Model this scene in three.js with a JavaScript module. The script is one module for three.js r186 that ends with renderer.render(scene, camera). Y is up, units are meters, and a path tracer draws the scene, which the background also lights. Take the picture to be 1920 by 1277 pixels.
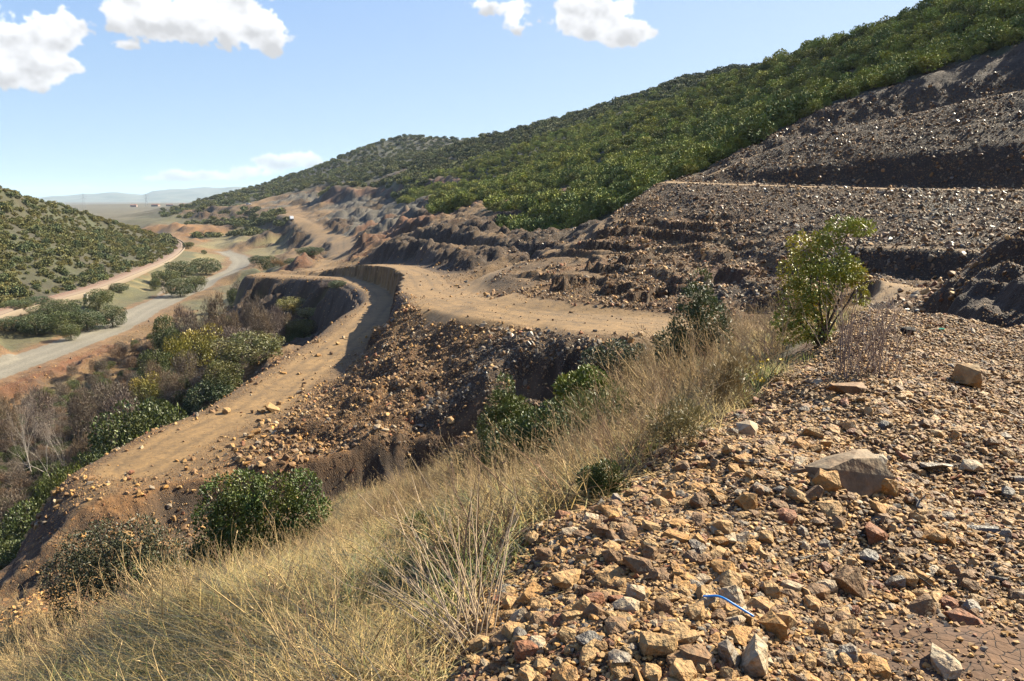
import * as THREE from 'three';
import { mergeGeometries } from 'three/addons/utils/BufferGeometryUtils.js';
import { ConvexGeometry } from 'three/addons/geometries/ConvexGeometry.js';
import { createNoise2D, createNoise3D, createNoise4D } from 'simplex-noise';

// ---------------------------------------------------------------- camera, sky, sun, exposure
const scene = new THREE.Scene();
const CAM_Y = 32, PITCH = 10.3 * Math.PI / 180, FOCAL = 1459;      // FOCAL in pixels of the 1920-wide photograph
const camera = new THREE.PerspectiveCamera(2 * Math.atan(638.5 / FOCAL) * 180 / Math.PI, 1920 / 1277, 0.1, 60000);
camera.position.set(0, CAM_Y, 0);
camera.rotation.set(-PITCH, 0, 0);
const renderer = new THREE.WebGLRenderer({ antialias: true });
renderer.toneMapping = THREE.LinearToneMapping;
renderer.toneMappingExposure = 3.8;
renderer.shadowMap.enabled = true;
const SUN_AZ = 60, SUN_EL = 37;                                     // degrees right of the view, degrees up
const sunDir = new THREE.Vector3(Math.sin(SUN_AZ * Math.PI / 180) * Math.cos(SUN_EL * Math.PI / 180), Math.sin(SUN_EL * Math.PI / 180), -Math.cos(SUN_AZ * Math.PI / 180) * Math.cos(SUN_EL * Math.PI / 180));
const sun = new THREE.DirectionalLight(new THREE.Color(1.0, 0.90, 0.70), 5.0);
sun.position.copy(sunDir).multiplyScalar(400); sun.name = 'sun';
sun.castShadow = true;
Object.assign(sun.shadow.camera, { left: -300, right: 300, top: 300, bottom: -300, near: 1, far: 1500 });
sun.shadow.mapSize.set(4096, 4096);
scene.add(sun, sun.target);
scene.fog = new THREE.FogExp2(new THREE.Color(0.62, 0.80, 1.0), 0.000042);

const SKY = { zen: [0.018, 0.074, 0.226], hor: [0.178, 0.236, 0.258], glow: [0.125, 0.114, 0.080], cloud: 0.305 };   // radiance of the air overhead, at the horizon, towards the sun; of sunlit cloud

// ---------------------------------------------------------------- helpers
function rngOf(seed) { let s = seed >>> 0; return () => { s = (s + 0x6d2b79f5) | 0; let t = Math.imul(s ^ (s >>> 15), 1 | s); t = (t + Math.imul(t ^ (t >>> 7), 61 | t)) ^ t; return ((t ^ (t >>> 14)) >>> 0) / 4294967296; }; }
const n2 = createNoise2D(rngOf(11)), n3 = createNoise3D(rngOf(12)), n4 = createNoise4D(rngOf(13));
const clamp = (x, a, b) => Math.min(b, Math.max(a, x)), lerp = (a, b, t) => a + (b - a) * t;
const sstep = (a, b, x) => { const t = clamp((x - a) / (b - a), 0, 1); return t * t * (3 - 2 * t); };
const fbm = (x, y, oct = 4, gain = 0.5) => { let s = 0, a = 1, f = 1; for (let i = 0; i < oct; i++) { s += a * n2(x * f + i * 17.3, y * f - i * 9.1); a *= gain; f *= 2.03; } return s; };
const fbm3 = (x, y, z, oct = 4) => { let s = 0, a = 1, f = 1; for (let i = 0; i < oct; i++) { s += a * n3(x * f, y * f, z * f); a *= 0.5; f *= 2.03; } return s; };
const sP = Math.sin(PITCH), cP = Math.cos(PITCH);
// A place of the valley from its bearing in the view (photograph pixels) and its distance ahead D; heights are relative to the eye.
const drop = (py) => { const v = (638.5 - py) / FOCAL; return (sP - v * cP) / (v * sP + cP); };
const at = (px, py, D) => { const v = (638.5 - py) / FOCAL, den = v * sP + cP; return { x: D * ((px - 960) / FOCAL) / den, d: D, y: D * (v * cP - sP) / den }; };
const atY = (px, py, Y) => at(px, py, -Y / drop(py));
// A ray down to the ground: the place where the line through a pixel meets the terrain.
function hit(px, py, D0 = 0.8) { let p = at(px, py, D0), D = D0; for (let i = 0; i < 6000; i++) { p = at(px, py, D); if (p.y <= ground(p.x, p.d)) return p; D *= 1.0025; } return p; }
const usedNames = new Map();
const numbered = (name) => { const k = usedNames.get(name) ?? 0; usedNames.set(name, k + 1); return k ? name + '_' + String(k).padStart(3, '0') : name; };
function tag(o, label, category, group, kind) { if (label) o.userData.label = label; if (category) o.userData.category = category; if (group) o.userData.group = group; if (kind) o.userData.kind = kind; return o; }
function part(name, geometry, material, parent) { const m = new THREE.Mesh(geometry, material); m.name = name; m.castShadow = m.receiveShadow = true; parent.add(m); return m; }
function thing(name, label, category, group, kind) { const g = new THREE.Group(); g.name = numbered(name); scene.add(g); return tag(g, label, category, group, kind); }
function solo(name, geometry, material, label, category, group, kind) { const m = new THREE.Mesh(geometry, material); m.name = numbered(name); m.castShadow = m.receiveShadow = true; scene.add(m); return tag(m, label, category, group, kind); }
function copyOf(o, label, group) { const c = o.clone(); c.name = numbered(o.name.replace(/_\d{3}$/, '')); scene.add(c); if (label) c.userData.label = label; if (group) c.userData.group = group; return c; }
const place = (o, x, d, y = ground(x, d)) => { o.position.set(x, CAM_Y + y, -d); return o; };

// ---------------------------------------------------------------- sky: clear air and cumulus clouds
{
  const W = 4096, H = 2048, data = new Float32Array(W * H * 4);
  const dirOf = (px, py) => { const u = (px - 960) / FOCAL, v = (638.5 - py) / FOCAL, d = new THREE.Vector3(u, v * cP - sP, -v * sP - cP).normalize(); return { az: Math.atan2(d.x, -d.z), el: Math.asin(d.y) }; };
  const lumps = [];
  const lump = (px, py, rx, ry, w = 1, far = 0) => { const c = dirOf(px, py); const k = far ? 1 : .80; lumps.push({ az: c.az, el: c.el, rx: rx * k / FOCAL, ry: ry * k / FOCAL, w, far }); };
  lump(10, 95, 70, 62); lump(85, 75, 62, 52); lump(118, 52, 34, 34); lump(55, 145, 95, 38); lump(142, 128, 30, 14, .8);
  lump(235, 18, 62, 55); lump(320, 50, 85, 45); lump(400, 30, 85, 55); lump(470, 60, 75, 46); lump(505, 72, 40, 36); lump(360, -40, 150, 50); lump(236, 87, 22, 8, .7);
  lump(930, 12, 62, 26, .9); lump(968, 45, 34, 30, .85); lump(1100, 8, 84, 40, 1); lump(1155, 58, 84, 42, 1); lump(1085, 45, 56, 30, .9); lump(1180, 70, 44, 24, .9); lump(1370, -12, 60, 14, .7);
  lump(322, 326, 32, 14, 1, 1); lump(352, 332, 26, 9, .9, 1); lump(390, 330, 30, 10, .8, 1); lump(430, 334, 40, 8, .8, 1); lump(470, 322, 36, 10, .8, 1); lump(535, 300, 50, 17, 1.1, 1); lump(575, 304, 40, 13, 1.1, 1); lump(505, 306, 40, 12, .9, 1); lump(495, 326, 60, 10, .7, 1); lump(285, 336, 22, 6, .7, 1); lump(150, 350, 42, 6, .5, 1); lump(90, 352, 30, 5, .4, 1);
  const r = rngOf(5);                                               // the same scattered fair-weather cumulus all round the rest of the sky
  for (let i = 0; i < 30; i++) { const az = 0.75 + r() * (2 * Math.PI - 1.5), el = 0.16 + r() * 0.9, s = 0.05 + r() * 0.06; for (let k = 0; k < 4; k++) lumps.push({ az: az + (r() - .5) * s * 3 / Math.cos(el), el: el + (r() - .5) * s * .5, rx: s * (0.6 + r()), ry: s * (0.4 + r() * .4), w: .85, far: 0 }); }
  const cols = Array.from({ length: 64 }, () => []);                // lumps by sector of the sky, to look few of them up per texel
  for (const l of lumps) { l.ce = Math.cos(l.el); const w = l.rx * 1.7 / l.ce; for (let b = 0; b < 64; b++) { let da = (b + .5) / 64 * 2 * Math.PI - Math.PI - l.az; da = Math.atan2(Math.sin(da), Math.cos(da)); if (Math.abs(da) < w + 0.06) cols[b].push(l); } }
  const cosR = new Float64Array(W), sinR = new Float64Array(W); for (let c = 0; c < W; c++) { const round = ((c + .5) / W - .5) * 2 * Math.PI; cosR[c] = Math.cos(round); sinR[c] = Math.sin(round); }
  for (let row = 0; row < H; row++) {
    const el = ((row + .5) / H - .5) * Math.PI, y = Math.sin(el), ce = Math.cos(el), hz = Math.exp(-Math.max(0, y) * 4.0);
    if (el < -.02) { for (let i = row * W * 4; i < (row + 1) * W * 4; i += 4) { data[i] = SKY.hor[0]; data[i + 1] = SKY.hor[1]; data[i + 2] = SKY.hor[2]; data[i + 3] = 1; } continue; }
    for (let col = 0; col < W; col++) {
      const round = ((col + .5) / W - .5) * 2 * Math.PI, x = cosR[col] * ce, z = sinR[col] * ce;
      let az = round + Math.PI / 2; if (az > Math.PI) az -= 2 * Math.PI;
      const cs = x * sunDir.x + y * sunDir.y + z * sunDir.z;
      const gl = Math.max(0, cs * .5 + .5), glow = gl * gl * gl * gl;
      let R = SKY.zen[0] + (SKY.hor[0] - SKY.zen[0]) * hz, G = SKY.zen[1] + (SKY.hor[1] - SKY.zen[1]) * hz, B = SKY.zen[2] + (SKY.hor[2] - SKY.zen[2]) * hz;
      R += glow * SKY.glow[0]; G += glow * SKY.glow[1]; B += glow * SKY.glow[2];
      if (el > -0.02) {
        let dens = 0, low = 0, tot = 0, far = 0;
        const list = cols[Math.min(63, Math.floor((az + Math.PI) / (2 * Math.PI) * 64))];
        for (const l of list) {
          let da = az - l.az; if (da > Math.PI) da -= 2 * Math.PI; if (da < -Math.PI) da += 2 * Math.PI;
          const ux = da * l.ce / l.rx, uy = (el - l.el) / l.ry, q = ux * ux + uy * uy * (uy < 0 ? 1.5 : 1);
          if (q > 2.6) continue;
          const g = Math.exp(-q * 1.1) * l.w; dens += g; low += g * uy; tot += g; far += g * l.far;
        }
        if (dens > 0.2) {
          const seen = Math.abs(az) < .8;
          const ff0 = far / tot > .5;
          const f = 26, nz = fbm3(x * f, y * f * 1.3, z * f, seen ? 6 : 3), nb = seen ? fbm3(x * 75 + 9, y * 95, z * 75, 4) : 0;
          const dd = Math.min(dens, 1.15) + nz * 0.34 + nb * .15 - 0.50;
          const a = sstep(0, ff0 ? .45 : 0.2, dd) * (ff0 ? .9 : 1), side = low / tot, ff = far / tot;
          const lit = clamp(0.88 + side * 0.30 + (fbm3(x * f + .25, y * f * 1.3 + .5, z * f, 3) - nz) * 0.09 - Math.max(0, dd - .35) * .22, .60, 1.15);
          const e = ff * .12, cR = lerp(SKY.cloud * lit * .985, R, e), cG = lerp(SKY.cloud * lit, G, e), cB = lerp(SKY.cloud * lit * 1.03, B, e), aa = a * (1 - ff * .12);
          R = lerp(R, cR, aa); G = lerp(G, cG, aa); B = lerp(B, cB, aa);
        }
      }
      const i = (row * W + col) * 4; data[i] = R; data[i + 1] = G; data[i + 2] = B; data[i + 3] = 1;
    }
  }
  const sky = new THREE.DataTexture(data, W, H, THREE.RGBAFormat, THREE.FloatType);
  sky.mapping = THREE.EquirectangularReflectionMapping; sky.magFilter = THREE.LinearFilter; sky.needsUpdate = true;
  scene.background = sky; scene.environment = sky;
}

// ---------------------------------------------------------------- the lie of the land: control points, joined to a network, laid on a fine grid
// classes of ground: r brown rubble, g dark grey rubble, d trodden dirt, e red earth, v floor under the scrub, f pale meadow, l valley soil, p far plain, w pale rock, o orange earth, k dark earth, also painted shade of cut faces
const CLASSES = 'rgdevflpwok', NC = CLASSES.length;
const CP = [];
const add = (p, c) => CP.push({ x: p.x, d: p.d, y: p.y, c: CLASSES.indexOf(c) });
const W3 = (x, d, y, c) => add({ x, d, y }, c);
function line(pts, c) {                                             // a break line: its points and others between them, close enough to keep its course
  for (let i = 0; i < pts.length; i++) {
    add(pts[i], c);
    if (i + 1 < pts.length) {
      const a = pts[i], b = pts[i + 1], ta = Math.atan2(a.x, a.d), tb = Math.atan2(b.x, b.d), la = Math.log(Math.hypot(a.x, a.d)), lb = Math.log(Math.hypot(b.x, b.d));
      const n = Math.ceil(Math.hypot(ta - tb, la - lb) / 0.035);
      for (let k = 1; k < n; k++) { const t = k / n; add({ x: lerp(a.x, b.x, t), d: lerp(a.d, b.d, t), y: lerp(a.y, b.y, t) }, c); }
    }
  }
  return pts;
}
const L = (c, ...q) => line(q.map(([px, py, v]) => v < 0 ? atY(px, py, v) : at(px, py, v)), c);   // v < 0: height, else distance
const off = (pts, dx, dd, dy, c) => line(pts.map((p) => ({ x: p.x + dx, d: p.d + dd, y: p.y + dy })), c);

// under and behind the near slope
for (let k = 0; k < 24; k++) { const t = k / 24 * 2 * Math.PI - Math.PI, s = Math.sin(t), c = Math.cos(t); for (const [r, yl, yr] of [[0.6, -14, -12], [4, -16, -12], [10, -18, -11]]) W3(r * s, r * c, s > 0.35 ? yr : yl, 'r'); }
for (const [x, d, y, c] of [[-22, 14, -20, 'r'], [-16, 24, -19.5, 'r'], [-8, 31, -18.8, 'r'], [0, 33, -17.5, 'r'], [6, 32, -14.5, 'r'], [11, 30, -11, 'g'], [13, 24, -8.5, 'g'], [8, 20, -11, 'r'], [-3, 20, -18, 'r'], [-8, 14, -18, 'r']]) W3(x, d, y, c);
for (const [x, d, y, c] of [[60, -20, 16, 'v'], [40, -60, 14, 'v'], [90, 30, 30, 'v'], [0, -40, -3, 'r'], [0, -90, -8, 'v'], [-30, -30, -20, 'r'], [-60, -10, -30, 'l'], [-80, -60, -30, 'l'], [120, -40, 40, 'v'], [200, -150, 60, 'v'], [0, -300, 10, 'v'], [-250, -200, -10, 'v'], [-300, 0, -5, 'v'], [300, 60, 90, 'v'], [0, -1500, 60, 'v'], [-1500, 0, 60, 'v'], [1500, 0, 120, 'v'], [1500, 1500, 120, 'v'], [-1100, -1100, 60, 'v'], [1100, -1100, 90, 'v'], [0, -4000, 40, 'p'], [4000, 0, 80, 'p'], [-4000, 0, 20, 'p'], [-3000, 3000, -30, 'p'], [3000, 3000, -20, 'p'], [3000, -3000, 60, 'p'], [-3000, -3000, 40, 'p']]) W3(x, d, y, c);

// the orange bench below the rubble dump: its bank towards us, the slope down to the valley on its left
const bank = L('o', [190, 938, -15.8], [330, 905, -15.6], [480, 882, -15.4], [620, 858, -15.2], [700, 835, -14.9], [830, 805, -14.3], [930, 785, -13.8], [1040, 762, -13.2]);
off(bank.slice(1), 0.2, -0.6, -2.3, 'k'); off(bank.slice(1), 0.2, -6, -4.0, 'r');
L('r', [100, 1000, 37], [0, 1090, 34], [-120, 1200, 30]);
L('r', [250, 1015, 37.3], [190, 1085, 34.6], [60, 1150, 32.5]);
L('r', [330, 1030, 36.5], [300, 1110, 33]);
// lower haul track along the edge of the bench
const trackL = L('d', [180, 930, -15.8], [300, 850, -15.6], [430, 765, -15.4], [520, 703, -15.2], [590, 662, -14.9], [648, 622, -14.4], [690, 590, 99], [704, 566, 114]);
const trackR = L('d', [330, 890, -15.5], [425, 845, -15.4], [520, 770, -15.2], [600, 700, -15.0], [665, 640, -14.6], [716, 598, 92], [732, 580, 104]);
off(trackL.slice(0, 6), -5, -1.5, -4.2, 'r'); off(trackL.slice(0, 6), -17, -3, -15.6, 'l');
L('r', [505, 690, -19.5], [560, 655, -19.5], [640, 628, -18.6]); L('d', [500, 668, -19.8], [560, 640, -19.8], [610, 622, -19.2]);
// the rubble dump: toe, faces, upper edge
L('r', [600, 712, -14.7], [560, 770, -15.0], [538, 800, -15.0], [560, 828, -15.0], [640, 822, -14.8], [720, 812, -14.5], [860, 800, -13.9], [960, 775, -13.2], [1060, 745, -12.6]);
L('r', [500, 845, -15.3], [640, 838, -15.0], [760, 818, -14.6]);
const dumpTop = L('r', [770, 582, -10.4], [800, 578, -10.0], [860, 592, -9.3], [920, 600, -9.2], [990, 608, -9.1]);
L('g', [990, 612, -9.3], [1050, 640, -9.5], [1110, 655, -9.5]); L('d', [1060, 622, -9.0], [1150, 633, -8.95], [1245, 645, -8.9]);
L('e', [1110, 662, 47.2], [1170, 668, 46.4], [1235, 672, 45.4]); 
L('r', [700, 640, 68], [660, 700, 61]); L('r', [760, 640, 66], [690, 720, 57]); L('r', [860, 640, 58.5], [760, 720, 53], [640, 790, 49.2]);
L('g', [960, 650, 53.2], [900, 720, 50.2], [800, 790, 48]); L('g', [1050, 690, 49], [1000, 740, 47.4]); L('g', [1120, 700, 46.8], [1100, 735, 45.8]);
// main haul road, its fork, and the two loops
const roadN = L('d', [830, 586, -9.6], [870, 588, -9.25], [990, 603, -9.1], [1060, 614, -9.0], [1150, 624, -8.9], [1250, 634, -8.8], [1420, 652, -8.6]);
const roadF = L('d', [905, 520, -9.0], [880, 545, -9.2], [868, 562, -9.2], [900, 576, -9.1], [1000, 582, -9.0], [1100, 588, -8.9], [1250, 598, -8.8], [1420, 610, -8.6], [1560, 624, -8.2]);
L('d', [815, 548, -10.0], [850, 530, -9.6], [890, 517, -9.2], [915, 515, -9.1]);
const upOut = L('d', [826, 545, -10.1], [812, 525, 101], [794, 504, 117], [750, 493, 138], [694, 490, 160], [640, 498, 176], [608, 508, 177]);
const upIn = L('d', [783, 571, -10.2], [776, 552, 89], [772, 536, 98], [764, 520, 108], [742, 508, 124], [702, 502, 146], [658, 506, 163]);
const loOut = L('d', [728, 574, 104], [738, 560, 112], [731, 548, 120], [704, 532, 132], [664, 519, 150], [622, 513, 168]);
const loIn = L('d', [690, 585, 100], [706, 563, 113], [690, 546, 125], [645, 529, 147], [560, 526, 166], [482, 521, 171]);
off(upIn.slice(0, 5), -1.0, -0.4, -1.6, 'k'); off(upIn.slice(4, 6), -.5, -1.6, -.9, 'k'); L('d', [480, 512, 183], [540, 506, 190], [600, 501, 195]);
off(loIn.slice(1), -1, -1.6, -1.0, 'k'); off(loIn.slice(1), -3, -7, -5.0, 'k'); off(loIn.slice(1, 3), -8, -8, -9.5, 'g'); off(loIn.slice(3), -2, -13.5, -9.8, 'g');
L('e', [590, 470, 245], [560, 500, 215]);
// valley floor
for (const [px, py, y, c] of [[-300, 1000, -32, 'l'], [-150, 900, -32, 'l'], [0, 860, -32, 'l'], [100, 900, -32, 'l'], [-200, 780, -33, 'l'], [0, 760, -33, 'o'], [120, 745, -33, 'l'], [250, 740, -33, 'l'], [60, 800, -33, 'l'], [200, 810, -32.5, 'l'], [350, 740, -32.5, 'l'], [420, 690, -32, 'l'], [330, 660, -32, 'd'], [400, 640, -32, 'l'], [500, 625, -29, 'l'], [560, 645, -28.5, 'l'], [615, 640, -27, 'l'], [440, 590, -29.5, 'l'], [400, 570, -30, 'l'], [460, 560, -29.5, 'l']]) add(atY(px, py, y), c);
L('e', [-100, 765, -31], [0, 722, -30.5], [100, 690, -30.3], [200, 650, -30.2]); L('d', [200, 680, -30.8], [270, 650, -30.6], [320, 640, -30.6]);
L('d', [-60, 710, -30], [0, 690, -30], [100, 655, -30], [180, 625, -30], [240, 600, -30], [270, 580, -30], [330, 555, -30], [400, 525, -30], [445, 503, -29.6], [455, 490, -29.2], [445, 480, -29], [420, 474, -28.8]);
L('l', [-60, 640, -29.6], [0, 640, -29.6], [100, 625, -29.6], [180, 600, -29.6], [220, 570, -29.6], [300, 540, -29.6], [370, 515, -29.5]);
L('l', [-60, 610, -26.6], [60, 578, -26.4], [160, 552, -26.3], [250, 520, -26.2], [310, 495, -26.1], [342, 470, -26]);
L('f', [270, 545, -29.4], [240, 540, -28.4], [380, 500, -29], [410, 480, -29], [350, 520, -29.5]);
const rail = L('d', [-60, 606, -25.6], [0, 585, -25.6], [60, 570, -25.6], [160, 543, -25.6], [250, 510, -25.6], [300, 490, -25.6], [330, 470, -25.6], [336, 458, -25.6], [318, 446, -25.6], [298, 438, -25.6]);
// left hill
L('v', [-60, 590, -25.2], [0, 570, -25], [60, 555, -24.8], [160, 530, -24.6], [250, 500, -24.6], [300, 480, -24.6], [318, 464, -24.6], [308, 452, -24.8]);
L('v', [-260, 262, 250], [-120, 308, 275], [0, 350, 300], [60, 370, 340], [120, 388, 380], [200, 413, 440], [260, 432, 490], [298, 446, 530]);
L('v', [-60, 470, 215], [60, 470, 235], [160, 470, 275], [240, 465, 350]); L('v', [0, 410, 262], [100, 425, 310], [200, 440, 400]);
off([at(-260, 262, 250), at(0, 350, 300), at(120, 388, 380), at(260, 432, 490)], -90, 60, -30, 'v');
// the far end of the valley
L('o', [280, 424, 600], [330, 419, 600], [370, 432, 570], [385, 442, 550]); L('o', [300, 436, 560], [340, 448, 525], [378, 452, 515]); L('l', [290, 415, 680], [360, 418, 680]);
L('f', [400, 462, -27.6], [440, 446, -27], [490, 445, -26], [535, 462, -26.6], [530, 480, -27], [470, 474, -28]);
L('l', [560, 482, 300], [520, 505, 260], [480, 500, 290]); L('l', [500, 520, -29], [470, 540, -29.6]);
L('v', [395, 444, 545], [430, 438, 545], [470, 434, 530], [525, 444, 480]); L('v', [385, 425, 630], [430, 420, 620], [470, 418, 600], [505, 424, 545]); L('v', [370, 408, 720], [420, 410, 690], [470, 407, 640], [508, 414, 570]);
L('v', [330, 402, 800], [380, 392, 760], [440, 396, 740]); L('p', [180, 402, 1250], [260, 398, 1250], [330, 396, 1200], [370, 392, 1100]);
L('p', [100, 391, 2300], [200, 390, 2300], [300, 387, 2300], [400, 384, 2000]); L('p', [-100, 386, 3400], [200, 384, 3400], [500, 380, 3400], [280, 381, 2800]);
L('p', [250, 402, 1000], [180, 410, 850]);
// far quarry benches
L('d', [400, 385, 740], [470, 384, 700], [560, 388, 640], [610, 392, 600]); L('g', [375, 386, 760], [420, 392, 690], [480, 396, 640], [510, 402, 600]); L('g', [380, 398, 700], [440, 408, 640], [485, 415, 590]);
L('d', [500, 398, 590], [540, 404, 520], [560, 410, 480], [580, 420, 440], [560, 392, 620]); L('o', [490, 412, 575], [520, 418, 520]);
L('g', [530, 412, 478], [545, 420, 460], [566, 430, 430], [572, 450, 392]); L('g', [512, 412, 500], [530, 440, 440], [548, 466, 395], [560, 478, 370]);
L('d', [585, 430, 420], [590, 445, 380], [578, 462, 350], [562, 480, 320]); L('d', [605, 436, 400], [614, 450, 360], [600, 470, 320]);
L('g', [612, 455, 330], [606, 478, 290], [600, 498, 240]); L('d', [625, 440, 360], [640, 452, 320], [636, 475, 250], [622, 497, 215]); L('d', [614, 440, 390], [622, 456, 318], [618, 480, 250], [600, 503, 205]);
L('w', [520, 380, 690], [545, 368, 700], [575, 366, 690], [600, 374, 670]); L('w', [500, 386, 660], [560, 384, 640], [600, 388, 620]); L('g', [545, 378, 655], [590, 384, 640]);
L('g', [570, 366, 720], [597, 350, 740], [612, 352, 730], [610, 382, 660]); L('e', [616, 350, 700], [620, 380, 650]);
L('w', [640, 385, 560], [690, 375, 540], [650, 400, 480], [620, 410, 470]); L('g', [655, 395, 500], [690, 392, 470]); L('w', [700, 385, 520], [690, 400, 450], [665, 430, 380], [645, 445, 340]);
L('g', [675, 370, 580], [695, 352, 620], [705, 362, 580], [700, 395, 480]); L('w', [720, 375, 540], [760, 372, 500], [720, 395, 450]);
L('g', [640, 420, 420], [650, 440, 370]); L('e', [680, 440, 320], [740, 410, 340], [790, 390, 350]); L('e', [650, 470, 235], [700, 450, 250], [760, 425, 260], [800, 405, 290]); L('w', [720, 430, 290], [780, 400, 320], [790, 380, 380]);
L('e', [645, 484, 200], [690, 474, 195]); L('g', [800, 412, 270], [796, 380, 370]);
// cut road below the forest and the scrub under it
L('e', [600, 358, 620], [700, 350, 560], [800, 346, 470], [860, 344, 420], [925, 347, 360]); L('v', [600, 350, 640], [700, 340, 590], [800, 336, 500], [860, 334, 450], [930, 337, 380]);
L('v', [780, 352, 500], [830, 360, 410], [870, 364, 352], [905, 371, 300]); L('v', [815, 384, 335], [840, 374, 330], [875, 368, 322]); L('v', [730, 362, 545], [800, 356, 450], [900, 356, 340]); L('v', [810, 400, 300], [860, 380, 300], [910, 370, 280]); L('v', [830, 395, 270], [880, 378, 260]);
// middle ridge with gullies
L('d', [632, 501, 192], [700, 468, 198], [780, 432, 207], [860, 402, 216], [915, 380, 226], [945, 377, 228]); L('d', [690, 486, 187], [760, 452, 190], [820, 424, 195], [880, 398, 205]);
L('e', [650, 490, 206], [720, 455, 214], [800, 418, 228]); L('g', [850, 422, 180], [930, 402, 190], [900, 440, 160]);
L('k', [690, 487, 168], [740, 485, 147], [800, 492, 124], [850, 505, 114]); L('g', [720, 476, 168], [800, 468, 150], [860, 455, 150]);  // dark class paints gully shade along the foot of the ridge
L('d', [905, 508, 108], [950, 492, 112]); L('g', [870, 480, 122], [930, 465, 126], [1000, 478, 108]); L('d', [900, 455, 146], [940, 448, 148]); L('g', [960, 440, 155], [1040, 440, 128], [990, 455, 130]);
L('d', [890, 515, -9.05], [930, 507, -8.9]);
// bench with scrub in front of the forest
L('v', [950, 398, 205], [1000, 395, 190], [1100, 378, 176], [1200, 362, 160], [1240, 352, 152]); L('v', [955, 428, 168], [1000, 428, 160], [1080, 415, 150], [1160, 390, 142], [1235, 362, 138]); L('g', [955, 446, 162], [1020, 447, 150], [1100, 430, 140]);
L('e', [925, 388, 232], [960, 384, 226], [1040, 376, 206]);
// right mass: nose, terraces, slopes, benches
L('d', [893, 548, -9.1], [930, 528, 81], [955, 512, 86], [1010, 486, 91], [1080, 452, 97], [1150, 405, 102], [1190, 375, 105], [1235, 345, 108]);
off([at(955, 512, 86), at(1010, 486, 91), at(1080, 452, 97), at(1150, 405, 102), at(1235, 345, 108)], -4, 14, -4.5, 'g');
L('r', [1000, 565, 66], [1100, 560, 64], [1250, 575, 60]); L('r', [950, 545, 73], [1050, 530, 72], [1200, 532, 68], [1330, 540, 64]); L('d', [960, 530, 78], [1060, 515, 78], [1180, 505, 75], [1320, 500, 71], [1450, 490, 66]); L('r', [1080, 500, 79], [1200, 490, 76.5], [1320, 488, 72.5]);
L('d', [1090, 478, 86], [1200, 470, 83], [1330, 455, 80], [1450, 448, 76]); L('r', [1100, 468, 87.5], [1220, 452, 85], [1330, 440, 82]); L('r', [1150, 430, 92], [1250, 425, 88], [1330, 424, 85]);
L('e', [1330, 505, 68.5], [1430, 500, 65.5]); L('g', [1335, 540, 62.5], [1440, 535, 59]); L('r', [1330, 580, 58], [1440, 575, 55]);
const bench1 = L('g', [1235, 342, 109], [1330, 346, 104], [1500, 352, 97], [1700, 357, 91], [1920, 360, 85], [2150, 362, 80]);
off(bench1, 1.5, 3, 0.25, 'd'); off(bench1, 3, 7, 0.3, 'g');
L('g', [1300, 385, 96], [1450, 392, 87], [1600, 395, 81], [1780, 395, 76], [1950, 398, 72]); L('g', [1400, 432, 80], [1550, 430, 74], [1700, 430, 68], [1850, 430, 64], [2000, 430, 60]); L('w', [1740, 402, 75], [1770, 368, 86]);
const bench2 = L('g', [1610, 466, 61], [1700, 466, 58], [1830, 474, 53], [1900, 470, 52]); off(bench2, -0.6, -2.2, -2.1, 'g'); L('g', [1450, 470, 68], [1540, 470, 64]);
L('r', [1450, 520, 60], [1560, 530, 54], [1650, 520, 51]); L('r', [1560, 580, 47], [1640, 560, 45], [1720, 545, 43], [1800, 540, 40]); L('g', [1650, 610, 36], [1740, 590, 33], [1850, 580, 33]);
L('k', [1760, 572, 25], [1800, 520, 26], [1850, 475, 26.5], [1920, 432, 27], [2050, 380, 27], [2200, 330, 28]); L('k', [1760, 600, 22], [1850, 590, 20.5], [1960, 585, 19], [2100, 580, 18]); L('k', [1850, 530, 23.6], [1960, 500, 23]);
L('k', [2000, 420, 36], [2150, 390, 38], [1900, 500, 38]);
const crest2 = L('g', [1335, 322, 113], [1400, 296, 116], [1500, 257, 118], [1600, 233, 117], [1700, 215, 116], [1800, 190, 114], [1920, 167, 110], [2060, 138, 106], [2300, 100, 100]);
off(crest2, 1.5, 3.5, -0.4, 'k');
L('k', [1350, 304, 122], [1450, 258, 126], [1550, 206, 128], [1700, 158, 128], [1800, 124, 126], [1920, 92, 123], [2100, 30, 118]); L('v', [1300, 322, 126], [1370, 290, 130], [1450, 246, 134], [1550, 192, 137], [1700, 143, 137], [1800, 108, 135], [1920, 72, 132], [2100, 0, 126], [2400, -160, 118]);  // dark class puts the self-shadow of the upper cut into its colour
L('g', [1450, 320, 108], [1600, 300, 104], [1750, 280, 100], [1920, 270, 96]);
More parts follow.
